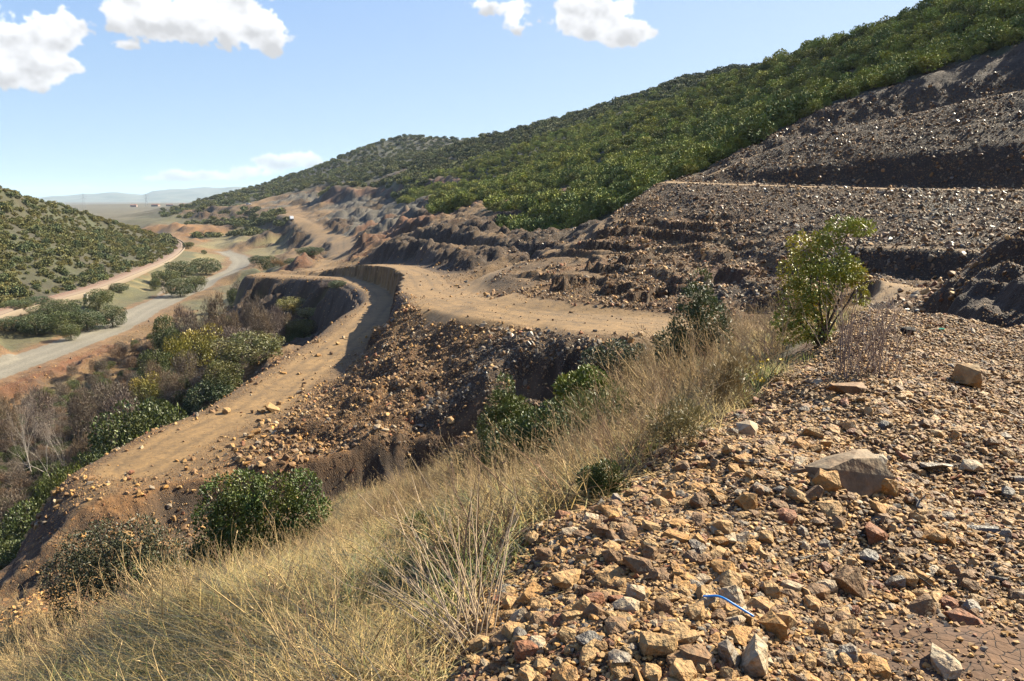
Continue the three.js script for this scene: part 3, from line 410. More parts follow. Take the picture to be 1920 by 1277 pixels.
// ---- the ground as sheets by kind, cut from one grid
{
  const pos = new Float32Array(NCOL * NROW * 3), uv = new Float32Array(NCOL * NROW * 2);
  for (let j = 0; j < NROW; j++) { const r = Math.exp(rows[j]); for (let i = 0; i < NCOL; i++) { const k = j * NCOL + i, x = r * Math.sin(cols[i]), d = r * Math.cos(cols[i]); pos[k * 3] = x; pos[k * 3 + 1] = CAM_Y + HT[k]; pos[k * 3 + 2] = -d; uv[k * 2] = x; uv[k * 2 + 1] = d; } }
  const full = new THREE.BufferGeometry(); full.setAttribute('position', new THREE.BufferAttribute(pos, 3));
  const tris = KINDS.map(() => []);
  for (let j = 0; j + 1 < NROW; j++) for (let i = 0; i + 1 < NCOL; i++) { const k = j * NCOL + i, t = tris[kind[k]]; t.push(k, k + 1, k + NCOL + 1, k, k + NCOL + 1, k + NCOL); }
  full.setIndex([].concat(...tris.map((t) => t))); full.computeVertexNormals(); const nor = full.attributes.normal.array;
  KINDS.forEach((name, q) => {
    const remap = new Int32Array(NCOL * NROW).fill(-1), src = tris[q], index = new Uint32Array(src.length); let n = 0; const P = [], N = [], V = [], C = [];
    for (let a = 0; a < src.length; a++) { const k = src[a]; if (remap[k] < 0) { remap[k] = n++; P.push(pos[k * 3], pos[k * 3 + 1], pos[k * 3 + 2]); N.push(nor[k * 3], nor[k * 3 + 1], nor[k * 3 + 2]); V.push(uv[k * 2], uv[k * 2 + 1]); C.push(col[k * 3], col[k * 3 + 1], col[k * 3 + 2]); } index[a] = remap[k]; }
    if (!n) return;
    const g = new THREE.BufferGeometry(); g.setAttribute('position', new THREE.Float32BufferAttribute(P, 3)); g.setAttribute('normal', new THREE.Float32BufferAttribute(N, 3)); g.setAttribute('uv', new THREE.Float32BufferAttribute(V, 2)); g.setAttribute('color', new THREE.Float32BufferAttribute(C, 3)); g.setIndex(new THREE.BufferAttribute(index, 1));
    solo(name, g, M[name], null, null, null, 'structure');
  });
}

// ---------------------------------------------------------------- plants
const leafMat = new THREE.MeshPhysicalMaterial({ vertexColors: true, roughness: .5, transmission: .38, thickness: 0, specularIntensity: .6 });
const farLeafMat = new THREE.MeshStandardMaterial({ vertexColors: true, roughness: .85 });
const barkMat = new THREE.MeshStandardMaterial({ color: new THREE.Color().setRGB(.16, .115, .08), roughness: .9, map: rep(earthMap, 3), bumpMap: rep(earthBump, 4), bumpScale: .02 });
const paleBarkMat = new THREE.MeshStandardMaterial({ color: new THREE.Color().setRGB(.52, .46, .39), roughness: .85, map: rep(earthMap, 3), bumpMap: rep(earthBump, 4), bumpScale: .02 });
const twigMat = new THREE.MeshStandardMaterial({ color: new THREE.Color().setRGB(.25, .19, .155), roughness: .9 });
const redTwigMat = new THREE.MeshStandardMaterial({ color: new THREE.Color().setRGB(.20, .13, .10), roughness: .9 });
const strawMat = new THREE.MeshPhysicalMaterial({ vertexColors: true, roughness: .75, transmission: .22, thickness: 0, specularIntensity: .4 });
class Faces {
  constructor() { this.p = []; this.n = []; this.c = []; }
  tri(a, b, c, n, col) { this.p.push(...a, ...b, ...c); const N = n || (() => { const u = [b[0] - a[0], b[1] - a[1], b[2] - a[2]], v = [c[0] - a[0], c[1] - a[1], c[2] - a[2]], m = [u[1] * v[2] - u[2] * v[1], u[2] * v[0] - u[0] * v[2], u[0] * v[1] - u[1] * v[0]], l = Math.hypot(...m) || 1; return m.map((t) => t / l); })(); for (let i = 0; i < 3; i++) { this.n.push(...N); this.c.push(...col); } }
  build() { const g = new THREE.BufferGeometry(); g.setAttribute('position', new THREE.Float32BufferAttribute(this.p, 3)); g.setAttribute('normal', new THREE.Float32BufferAttribute(this.n, 3)); g.setAttribute('color', new THREE.Float32BufferAttribute(this.c, 3)); return g; }
}
const V = (x, y, z) => new THREE.Vector3(x, y, z);
const unit = (r) => { const z = r() * 2 - 1, a = r() * 2 * Math.PI, s = Math.sqrt(1 - z * z); return V(s * Math.cos(a), z, s * Math.sin(a)); };
function leaf(F, p, dir, nrm, len, wid, col) {                      // a leaf, or a spray of leaves far off: a folded lozenge
  const side = V().crossVectors(dir, nrm).normalize().multiplyScalar(wid), up = nrm.clone().multiplyScalar(wid * .35);
  const mid = p.clone().addScaledVector(dir, len * .45), tip = p.clone().addScaledVector(dir, len), l = mid.clone().add(side).add(up), q = mid.clone().sub(side).add(up);
  const a = p.toArray(), t = tip.toArray(), L_ = l.toArray(), R_ = q.toArray(), nl = nrm.clone().addScaledVector(side, -.35 / wid).normalize().toArray(), nr = nrm.clone().addScaledVector(side, .35 / wid).normalize().toArray();
  F.tri(a, L_, t, nl, col); F.tri(a, t, R_, nr, col);
}
// A crown: leaves spread through lobes, thinned by noise so that gaps stay; light and dark clumps come from their own tones.
function crown(seed, { lobes, n, len, wid, tone, vary = .3, shell = .55, gap = .1, droop = 0, yellow = 0, freq = 2 }) {
  const r = rngOf(seed), F = new Faces(), tot = lobes.reduce((s, l) => s + l[3] * l[3], 0), sd = seed * 3.7;
  for (let i = 0, tries = 0; i < n && tries < n * 6; tries++) {
    let t = r() * tot, l = lobes[0]; for (const q of lobes) { t -= q[3] * q[3]; if (t <= 0) { l = q; break; } }
    const u = unit(r), rad = l[3] * (shell + (1.04 - shell) * Math.sqrt(r())), sy = l[4] ?? 1, p = V(l[0] + u.x * rad, l[1] + u.y * rad * sy, l[2] + u.z * rad);
    const g = n3(p.x * freq + sd, p.y * freq, p.z * freq); if (g < gap - .55 + r() * .3 - .15 || p.y < 0.02) continue;
    const out = V(u.x, u.y / sy, u.z).normalize(), dir = unit(r).multiplyScalar(.8).addScaledVector(out, .7).add(V(0, .25 - droop, 0)).normalize();
    const nrm = V().crossVectors(dir, unit(r)).normalize(); if (nrm.dot(out) + nrm.y * .6 < 0) nrm.negate(); nrm.addScaledVector(out, .55).addScaledVector(dir, -nrm.dot(dir)).normalize();
    const k = 1 + vary * (g * .8 + (r() - .5) * 1.1), y = yellow * Math.max(0, n3(p.x * 1.3 + sd + 9, p.y * 1.3, p.z * 1.3) + .3);
    const s = .7 + r() * .6; leaf(F, p, dir, nrm, len * s, wid * s, [clamp(tone[0] * (k + y * 1.5), .008, .6), clamp(tone[1] * (k + y * .6), .01, .6), clamp(tone[2] * k, .004, .5)]); i++;
  }
  return F.build();
}
function limb(list, a, b, ra, rb, sides = 5) { list.push([a, b, ra, rb, sides]); }
function limbs(list) {                                               // tapered, many-sided limbs in one geometry
  const P = [], N = [], I = [], T = [];
  for (const [a, b, ra, rb, s] of list) {
    const d = b.clone().sub(a).normalize(), e = Math.abs(d.y) < .9 ? V(0, 1, 0) : V(1, 0, 0), u = V().crossVectors(d, e).normalize(), v = V().crossVectors(d, u), o = P.length / 3, L_ = a.distanceTo(b);
    for (const [c, r, h] of [[a, ra, 0], [b, rb, L_]]) for (let k = 0; k <= s; k++) { const t = k / s * 2 * Math.PI, n = u.clone().multiplyScalar(Math.cos(t)).addScaledVector(v, Math.sin(t)); P.push(c.x + n.x * r, c.y + n.y * r, c.z + n.z * r); N.push(n.x, n.y, n.z); T.push(k / s * .5, h); }
    for (let k = 0; k < s; k++) I.push(o + k, o + k + 1, o + s + 1 + k, o + k + 1, o + s + 2 + k, o + s + 1 + k);
  }
  const g = new THREE.BufferGeometry(); g.setAttribute('position', new THREE.Float32BufferAttribute(P, 3)); g.setAttribute('normal', new THREE.Float32BufferAttribute(N, 3)); g.setAttribute('uv', new THREE.Float32BufferAttribute(T, 2)); g.setIndex(I); return g;
}
// limbs that fork again and again; calls back at every end
function fork(r, list, twigs, p, dir, len, rad, depth, spread, up, minLen, end) {
  let q = p.clone(), d = dir.clone(), ra = rad; const segs = depth > 2 ? 3 : 2;
  for (let s = 0; s < segs; s++) { d.addScaledVector(unit(r), .22).normalize(); const nx = q.clone().addScaledVector(d, len / segs), rb = ra * .82; limb(rad < .025 ? twigs : list, q, nx, ra, rb, rad > .08 ? 7 : rad > .025 ? 5 : 3); q = nx; ra = rb; if (depth > 1 && s > 0 && r() < .7) { const sd = unit(r); sd.addScaledVector(d, -sd.dot(d)).normalize(); fork(r, list, twigs, q, d.clone().multiplyScalar(.7).addScaledVector(sd, spread).add(V(0, up, 0)).normalize(), len * .6, ra * .5, depth - 1, spread, up, minLen, end); } }
  if (depth <= 0 || len < minLen) { end?.(q, d); return; }
  const n = 2 + (r() < .45 ? 1 : 0);
  for (let i = 0; i < n; i++) { const sd = unit(r); sd.addScaledVector(d, -sd.dot(d)).normalize(); fork(r, list, twigs, q, d.clone().addScaledVector(sd, spread * (.6 + r() * .7)).add(V(0, up, 0)).normalize(), len * (.62 + r() * .25), ra * .72, depth - 1, spread, up, minLen, end); }
}
function bareTree(seed, h, pale) {
  const r = rngOf(seed), list = [], twigs = [];
  const stems = pale ? 1 : 2 + Math.floor(r() * 2);
  for (let s = 0; s < stems; s++) fork(r, list, twigs, V((r() - .5) * .5 * (stems > 1), -.4, (r() - .5) * .5 * (stems > 1)), V((r() - .5) * (pale ? .2 : .7), 1, (r() - .5) * (pale ? .2 : .7)).normalize(), h * (pale ? .36 : .29), h * (pale ? .019 : .012), pale ? 6 : 5, pale ? .5 : .55, .12, h * (pale ? .022 : .03));
  return { trunk: limbs(list), twig: limbs(twigs) };
}
const dome = (r, n, R, H, lift = .3) => { const L_ = [[0, H * .5, 0, Math.min(R, H * .5) * .9]]; for (let i = 0; i < n; i++) { const a = i / n * 6.283 + r() * .8, k = .45 + r() * .25; L_.push([Math.cos(a) * R * k, H * (lift + r() * .45), Math.sin(a) * R * k, R * (.36 + r() * .2)]); } return L_; };

// ---- prototypes; every one about 1 unit tall and wide unless said
const rp = rngOf(77);
const OAK = [.19, .22, .042], DARK = [.045, .070, .022], OLIVE = [.105, .105, .045], LIME = [.20, .19, .035], GREYG = [.085, .105, .055], BROWNG = [.16, .115, .05];
const oakCrowns = [0, 1, 2, 3, 4].map((i) => crown(100 + i, { lobes: dome(rngOf(200 + i), 6, .58, 1, .28), n: 760, len: .12, wid: .042, tone: OAK, vary: .65, yellow: .22, shell: .55, freq: 3, gap: .25 }));
const lowCrowns = [0, 1, 2].map((i) => crown(140 + i, { lobes: dome(rngOf(240 + i), 5, .62, .9, .2), n: 330, len: .19, wid: .07, tone: [.115, .128, .042], vary: .45, yellow: .15, shell: .5, freq: 3 }));
const stump = limbs([[V(0, -.15, 0), V(.02, .35, 0), .045, .03, 6], [V(.02, .35, 0), V(.15, .6, .05), .03, .015, 5], [V(.02, .35, 0), V(-.12, .62, -.08), .028, .014, 5]]);

// ---- scrub on the hills: a tree each for the ones that show largest, the rest together
const instanced = (parent, name, geos, mat, list, tint) => {         // list: {x, y, z, s: [sx, sy, sz], r, tilt, c}
  const q = new THREE.Quaternion(), e = new THREE.Euler(), m = new THREE.Matrix4(), C = new THREE.Color();
  geos.forEach((g, gi) => { const sub = list.filter((_, i) => i % geos.length === gi); if (!sub.length) return; const im = new THREE.InstancedMesh(g, mat, sub.length); im.name = name; sub.forEach((o, i) => { q.setFromEuler(e.set(o.rx ?? 0, o.r, o.rz ?? 0)); m.compose(V(o.x, o.y, o.z), q, V(...o.s)); im.setMatrixAt(i, m); im.setColorAt(i, C.setRGB(...(o.c ?? [1, 1, 1]))); }); im.castShadow = im.receiveShadow = true; parent.add(im); });
};
const weighAt = (x, d, c) => CL[classAt(x, d) * NC + CLASSES.indexOf(c)];
const inView = (x, d, y, m = 0) => { const k = (d * cP - y * sP), u = x / k * FOCAL + 960, v = 638.5 - (y * cP + d * sP) / k * FOCAL; return u > -m && u < 1920 + m && v > -m && v < 1277 + m; };
function scatterScrub(seed, count, degs, dist, keep, size, sep) {
  const r = rngOf(seed), out = [], cell = new Map(); let tries = 0;
  while (out.length < count && tries++ < count * 14) {
    const t = lerp(degs[0], degs[1], r()) * DEG, R = Math.sqrt(lerp(dist[0] * dist[0], dist[1] * dist[1], Math.pow(r(), 1.5))), x = R * Math.sin(t), d = R * Math.cos(t);
    if (!keep(x, d, R, r)) continue;
    const s = size(r, R, x, d), lv = R < 330 ? 1 : R < 700 ? 1.5 : 2.4, g = sep * lv, key = lv + ',' + Math.floor(x / g) + ',' + Math.floor(d / g); if (cell.has(key)) continue; cell.set(key, 1);
    const y = ground(x, d); out.push({ x, d, R, y, s, r: r() * 6.28, t: r(), u: r() });
  }
  return out.sort((a, b) => a.R / a.s - b.R / b.s);
}
function plantScrub(name, mass, label, category, group, list, geos, first, tints) {
  const protos = geos.map((g, i) => { const t = thing(name, label, category, group); part('crown', g, farLeafMats[name][i], t); part('trunk', stump, barkMat, t); return t; });
  const near = list.filter((o) => inView(o.x, o.d, o.y + o.s * .5)).slice(0, first), set = new Set(near), used = new Set();
  near.forEach((o, i) => { const k = Math.floor(o.t * geos.length), src = protos[k]; const t = used.has(k) ? copyOf(src) : src; used.add(k); place(t, o.x, o.d, o.y - .05 * o.s); t.rotation.set((o.u - .5) * .12, o.r, 0); t.scale.set(o.s * (.85 + o.u * .35), o.s * (.8 + o.t * .35), o.s * (.85 + o.u * .35)); });
  protos.forEach((p, k) => { if (!used.has(k)) scene.remove(p); });
  const g = thing(mass, null, null, null, 'stuff'); const rest = list.filter((o) => !set.has(o));
  instanced(g, 'crown', geos, farLeafMats.mass, rest.map((o) => ({ x: o.x, y: CAM_Y + o.y - .05 * o.s, z: -o.d, s: [o.s * (.85 + o.u * .35), o.s * (.8 + o.t * .35), o.s * (.85 + o.u * .35)], r: o.r, c: tints(o) })));
  return g;
}
const tinted = (r, g, b) => { const m = farLeafMat.clone(); m.color.setRGB(r, g, b); return m; };
const farLeafMats = { hillside_tree: [tinted(1, 1, 1), tinted(1.2, 1.18, .9), tinted(.72, .82, .85), tinted(1.05, 1.05, .9), tinted(.55, .66, .7)], hillside_shrub: [tinted(1, 1, 1), tinted(1.25, 1.12, 1), tinted(.72, .85, .9)], mass: farLeafMat };
const tone = (o) => { const k = .5 + o.t * .8, w = (o.u - .5) * .22; return [k * (1 + w), k, k * (.95 - w * .6)]; };
{
  const cutRoad = (x, d) => false;
  const keep = (x, d, R, r) => { const v = weighAt(x, d, 'v'); if (v < .5) return false; const g = n2(x * .02, d * .02) * .3; return r() < (R < 500 ? .96 + g : .85 + g); };
  const right = scatterScrub(31, 12000, [-12, 40], [120, 520], (x, d, R, r) => x > -70 - 0.0 * d && keep(x, d, R, r), (r, R) => 1.2 + Math.pow(r(), 2.6) * 3.0, 1.75);
  plantScrub('hillside_tree', 'hillside_trees', 'bushy yellow-green tree in the dense scrub covering the hillside above the quarry', 'tree', 'trees of the scrub on the right hillside', right, oakCrowns, 300, tone);
  const farR = scatterScrub(32, 9500, [-24, 30], [470, 1400], (x, d, R, r) => x > -520 && keep(x, d, R, r), (r) => 2.6 + r() * 3.4, 4);
  const g = thing('distant_scrub', null, null, null, 'stuff'); instanced(g, 'crown', lowCrowns, farLeafMat, farR.map((o) => ({ x: o.x, y: CAM_Y + o.y - .3, z: -o.d, s: [o.s, o.s * .8, o.s], r: o.r, c: tone(o) })));
  const left = scatterScrub(33, 7000, [-46, -21], [170, 640], (x, d, R, r) => { if (weighAt(x, d, 'v') < .5 || x > -60) return false; return r() < .95 + n2(x * .025 + 3, d * .025) * .3 + n2(x * .1, d * .1) * .15; }, (r) => .9 + Math.pow(r(), 2.2) * 2.0, 1.3);
  plantScrub('hillside_shrub', 'hillside_shrubs', 'low olive-green shrub dotted over the sunlit slope of the left hill', 'shrub', 'shrubs on the left hill', left, lowCrowns, 300, (o) => { const k = .75 + o.t * .6, w = .12 + (o.u - .5) * .35; return [k * (1 + w), k, k * (.9 - w * .5)]; });
}

// ---------------------------------------------------------------- stones
const stoneGrain = tileTexture(512, (u, v) => { const t = .78 + .13 * tfbm(u, v, 5, 6, 21) + .05 * tfbm(u, v, 30, 2, 5), w = .05 * tfbm(u, v, 3, 3, 40); return [t + w, t, t - w]; });
stoneGrain.colorSpace = THREE.SRGBColorSpace;
const stoneRelief = tileTexture(512, (u, v) => [.5 + .28 * tfbm(u, v, 6, 6, 33)]);
const STONES = { tan: [.50, .295, .105], ochre: [.50, .255, .062], brown: [.27, .143, .052], rust: [.30, .11, .035], grey: [.25, .19, .125], pale: [.52, .39, .235], slate: [.15, .125, .095], dun: [.30, .20, .105] };
const stoneMats = {}; for (const k in STONES) stoneMats[k] = new THREE.MeshStandardMaterial({ color: new THREE.Color().setRGB(...STONES[k]), roughness: k === 'slate' || k === 'grey' ? .6 : .82, map: rep(stoneGrain, 1.4), bumpMap: rep(stoneRelief, 1.4), bumpScale: .014 });
const anyStone = new THREE.MeshStandardMaterial({ color: new THREE.Color(1, 1, 1), roughness: .72, map: rep(stoneGrain, 1.3), bumpMap: rep(stoneRelief, 1.3), bumpScale: .014 });
const glintStone = new THREE.MeshStandardMaterial({ color: new THREE.Color(1, 1, 1), roughness: .48 });
const dullStone = new THREE.MeshStandardMaterial({ color: new THREE.Color(1, 1, 1), roughness: .8 });
// A broken stone about 1 across: a block with its corners and edges struck off, faces left rough.
function rock(seed, sx, sy, sz, n = 15, round = .5) {
  const r = rngOf(seed), P = [];
  for (let i = 0; i < n; i++) { const u = unit(r), m = Math.max(Math.abs(u.x), Math.abs(u.y), Math.abs(u.z)), k = lerp(.5 / m, .56, round) * (.84 + r() * .24); P.push(V(u.x * k * sx, u.y * k * sy, u.z * k * sz)); }
  const g = new ConvexGeometry(P), p = g.attributes.position, nn = g.attributes.normal, uv = new Float32Array(p.count * 2);
  for (let i = 0; i < p.count; i++) { const ax = Math.abs(nn.getX(i)), ay = Math.abs(nn.getY(i)), az = Math.abs(nn.getZ(i)); const [a, b] = ay >= ax && ay >= az ? [p.getX(i), p.getZ(i)] : ax >= az ? [p.getZ(i), p.getY(i)] : [p.getX(i), p.getY(i)]; uv[i * 2] = a * .5 + seed * .13; uv[i * 2 + 1] = b * .5; }
  g.setAttribute('uv', new THREE.BufferAttribute(uv, 2)); return g;
}
const rocks = [[1, .7, .8], [1, .55, .75], [1, .8, .9], [1, .45, .7], [1.1, .6, .6], [.95, .75, .7], [1.15, .38, .8], [1, .62, .92], [1, .5, .55], [.9, .85, .8], [1.2, .3, .7], [1, .9, .6], [1.25, .5, .5], [1, .4, .95], [.85, 1, .7], [1.1, .7, .95]].map((s, i) => rock(300 + i, ...s, 13 + (i % 5) * 3, .15 + (i % 4) * .15));
const chips = [[1, .55, .8], [1, .7, .9], [1.1, .4, .7], [1, .6, .6]].map((s, i) => rock(340 + i, ...s, 9, .5));
const rs = rngOf(900);
const pick = (r, list) => { let t = r() * list.reduce((s, q) => s + q[1], 0); for (const q of list) { t -= q[1]; if (t <= 0) return q[0]; } return list[0][0]; };
const jit = (r, c, k = .25) => { const m = 1 - k + r() * 2 * k; return c.map((v) => v * m); };
const shelfMix = [['tan', 5.2], ['ochre', 3], ['brown', 4], ['rust', .9], ['grey', .9], ['pale', .7], ['slate', .2]];

// -- the ones that can be told apart: [px, py, size in px, colour, shape, flatness, label]
const STAND = [
  [1588, 888, 118, 'dun', 401, [1.05, .62, .75], 'big grey-topped tan boulder with a broken front face, the largest stone on the rubble shelf'],
  [1551, 905, 46, 'ochre', 402, [1, .8, .8], 'ochre wedge-shaped stone leaning on the left end of the big grey-topped boulder'],
  [1651, 912, 34, 'ochre', 403, [.9, .95, .9], 'small orange cube-shaped stone just right of the big grey-topped boulder'],
  [1643, 868, 36, 'pale', 404, [1, .7, .9], 'pale wedge-shaped stone behind the right end of the big grey-topped boulder'],
  [1812, 710, 46, 'tan', 405, [.9, .85, .8], 'square tan block standing alone near the far right of the rubble shelf'],
  [1592, 728, 78, 'brown', 406, [1.2, .35, .6], 'brown tilted slab lying on the far rim of the rubble shelf below the sapling'],
  [1400, 800, 74, 'pale', 407, [1.2, .6, .5], 'flat-topped pale slab half hidden in dry grass at the rim of the shelf'],
  [1522, 812, 36, 'tan', 408, [1, .7, .8], 'rounded tan stone above and left of the big grey-topped boulder'],
  [1762, 878, 58, 'grey', 409, [1.3, .28, .8], 'flat grey stone plate lying to the right of the big grey-topped boulder'],
  [1824, 876, 34, 'pale', 410, [1.1, .6, .8], 'whitish angular stone right of the flat grey plate'],
  [1450, 1178, 62, 'ochre', 411, [1.1, .75, .7], 'ochre block with rounded edges at the lower end of the blue strip'],
  [1412, 1236, 58, 'pale', 412, [.9, 1, .7], 'pale upright stone with a pointed top at the bottom edge below the blue strip'],
  [1367, 1226, 50, 'grey', 413, [1, .95, .8], 'grey and tan pointed stone left of the pale upright stone at the bottom edge'],
  [1766, 1238, 66, 'pale', 414, [1.2, .55, .8], 'whitish rounded stone in the bottom right corner beside the dried mud'],
  [1232, 1206, 62, 'tan', 415, [1.2, .7, .8], 'long tan stone lying left of the blue strip on the near rubble'],
  [1300, 1152, 44, 'tan', 416, [1, .8, .8], 'tan stone just below the upper end of the blue strip'],
  [1380, 1190, 56, 'ochre', 417, [1.2, .4, .7], 'flat ochre flake below the middle of the blue strip'],
  [1396, 940, 40, 'ochre', 418, [1, .8, .8], 'bright ochre stone with a white broken corner left of the big boulder'],
  [1638, 1000, 42, 'rust', 419, [1, .7, .8], 'pinkish rust stone in the middle of the shelf below the big boulder'],
  [1726, 1140, 46, 'brown', 420, [1, .75, .8], 'dark brown stone at the left end of the dried mud patch'],
  [1806, 1160, 50, 'rust', 421, [1.2, .5, .8], 'flat rust-brown stone lying on the dried mud patch'],
  [1836, 990, 50, 'slate', 422, [1.3, .3, .6], 'flat dark slate lying in the gravel above the mud patch'],
  [1068, 1085, 66, 'tan', 423, [1.3, .55, .7], 'long tan block at the left rim of the rubble above the dry stalks'],
  [1196, 1062, 50, 'brown', 424, [1.1, .7, .8], 'brown stone in the loose pile left of centre, above the blue strip'],
  [1600, 1096, 60, 'brown', 425, [1, .8, .8], 'dark brown pointed stone midway between the blue strip and the mud patch'],
];
const taken = [];
STAND.forEach(([px, py, size, m, seed, sh, label], i) => {
  const p = hit(px, py + size * .28 * sh[1], 1.5), s = size / FOCAL * Math.hypot(p.x, p.d, p.y) / Math.max(sh[0], sh[2]) * 1.08, o = solo('stone', rock(seed, ...sh, i ? 18 : 30, .16), stoneMats[m], label, 'stone');
  place(o, p.x, p.d, ground(p.x, p.d) + s * sh[1] * .22); o.scale.setScalar(s); o.rotation.set((rs() - .5) * .4, rs() * 6.28, (rs() - .5) * .4); if (!i) o.rotation.set(.1, .35, -.06); taken.push([p.x, p.d, s * .5]);
});
// -- loose stones of the shelf: the 275 that show largest one by one, the rest and the gravel together
{
  const list = [];
  for (let i = 0; i < 60000 && list.length < 13000; i++) {
    const R = 1.9 + Math.pow(rs(), 1.1) * 11, t = (-26 + rs() * 66) * DEG, x = R * Math.sin(t), d = R * Math.cos(t), p = edgeDist(x, d); if (p > .06 + (rs() < .10 ? .4 : 0)) continue;
    const mud = Math.pow((x - 1.72) / .5, 2) + Math.pow((d - 2.6) / .27, 2) + n2(x * 5, d * 5) * .4; if (mud < .9) continue;
    const berm = Math.exp(-Math.pow((p + .8) / 1.0, 2)) * sstep(9, 4, R);
    const s = (.018 + Math.pow(rs(), 6.5) * .07) * (1 + berm * .4); if (taken.some((q) => Math.hypot(q[0] - x, q[1] - d) < q[2] + s * .4)) continue;
    list.push({ x, d, s, k: Math.floor(rs() * rocks.length), m: pick(rs, shelfMix), a: rs() * 6.28, b: (rs() - .5) * .9, c: (rs() - .5) * .9, u: rs() });
  }
  for (const o of list) o.show = inView(o.x, o.d, ground(o.x, o.d)) ? o.s / Math.hypot(o.x, o.d) : 0;
  list.sort((a, b) => b.show - a.show);
  const LAB = { tan: 'tan broken stone lying loose among the rubble of the near shelf', ochre: 'ochre broken stone lying loose among the rubble of the near shelf', brown: 'brown broken stone lying loose among the rubble of the near shelf', rust: 'rust-red broken stone lying loose among the rubble of the near shelf', grey: 'grey broken stone lying loose among the rubble of the near shelf', pale: 'pale cream broken stone lying loose among the rubble of the near shelf', slate: 'dark slate-grey broken stone lying loose among the rubble of the near shelf' };
  list.slice(0, 275).forEach((o) => { const m = solo('stone', rocks[o.k], stoneMats[o.m], LAB[o.m], 'stone', o.m + ' stones loose on the near shelf'); place(m, o.x, o.d, ground(o.x, o.d) + o.s * .05); m.scale.setScalar(o.s); m.rotation.set(o.b, o.a, o.c); });
  const g = thing('rubble', 'loose broken stones of every brown covering the near shelf', null, null, 'stuff');
  instanced(g, 'stone_bed', rocks, anyStone, list.slice(275).map((o) => ({ x: o.x, y: CAM_Y + ground(o.x, o.d) + o.s * .04, z: -o.d, s: [o.s, o.s, o.s], rx: o.b, r: o.a, rz: o.c, c: jit(rs, STONES[o.m]) })));
  const peb = []; const h = thing('gravel', 'fine gravel and chips between the stones of the near shelf', null, null, 'stuff');
  for (let i = 0; i < 240000 && peb.length < 90000; i++) { const R = 1.8 + Math.pow(rs(), .95) * 10.5, t = (-28 + rs() * 68) * DEG, x = R * Math.sin(t), d = R * Math.cos(t), p = edgeDist(x, d); if (p > .0 + rs() * .25) continue; const mud = Math.pow((x - 1.72) / .5, 2) + Math.pow((d - 2.6) / .27, 2) + n2(x * 6, d * 6) * .5; if (mud < 1 && rs() < .9 - mud * .4) continue; const s = (.008 + Math.pow(rs(), 2.2) * .03) * (R > 4 ? 1.3 : 1); peb.push({ x, y: CAM_Y + ground(x, d) + s * .15, z: -d, s: [s, s, s], rx: (rs() - .5), r: rs() * 6.28, rz: (rs() - .5), c: jit(rs, STONES[pick(rs, shelfMix)].map((v) => v * .68), .3) }); }
  for (let i = 0; i < 9000; i++) { const x = -6.4 + (rs() - .5) * 5.6, d = 9.9 + (rs() - .5) * 5.6, og = Math.exp(-Math.pow((x + 6.4) / 1.5, 2) - Math.pow((d - 9.9) / 1.5, 2)); if (og < .22 + rs() * .3) continue; const s = .015 + Math.pow(rs(), 3) * .09; peb.push({ x, y: CAM_Y + ground(x, d) + s * .1, z: -d, s: [s, s, s], rx: rs() - .5, r: rs() * 6.28, rz: rs() - .5, c: jit(rs, STONES[pick(rs, [['ochre', 5], ['tan', 3], ['rust', 1.5], ['brown', 1.5]])].map((v) => v * .75), .3) }); }
  instanced(h, 'chip_bed', chips, dullStone, peb);
}
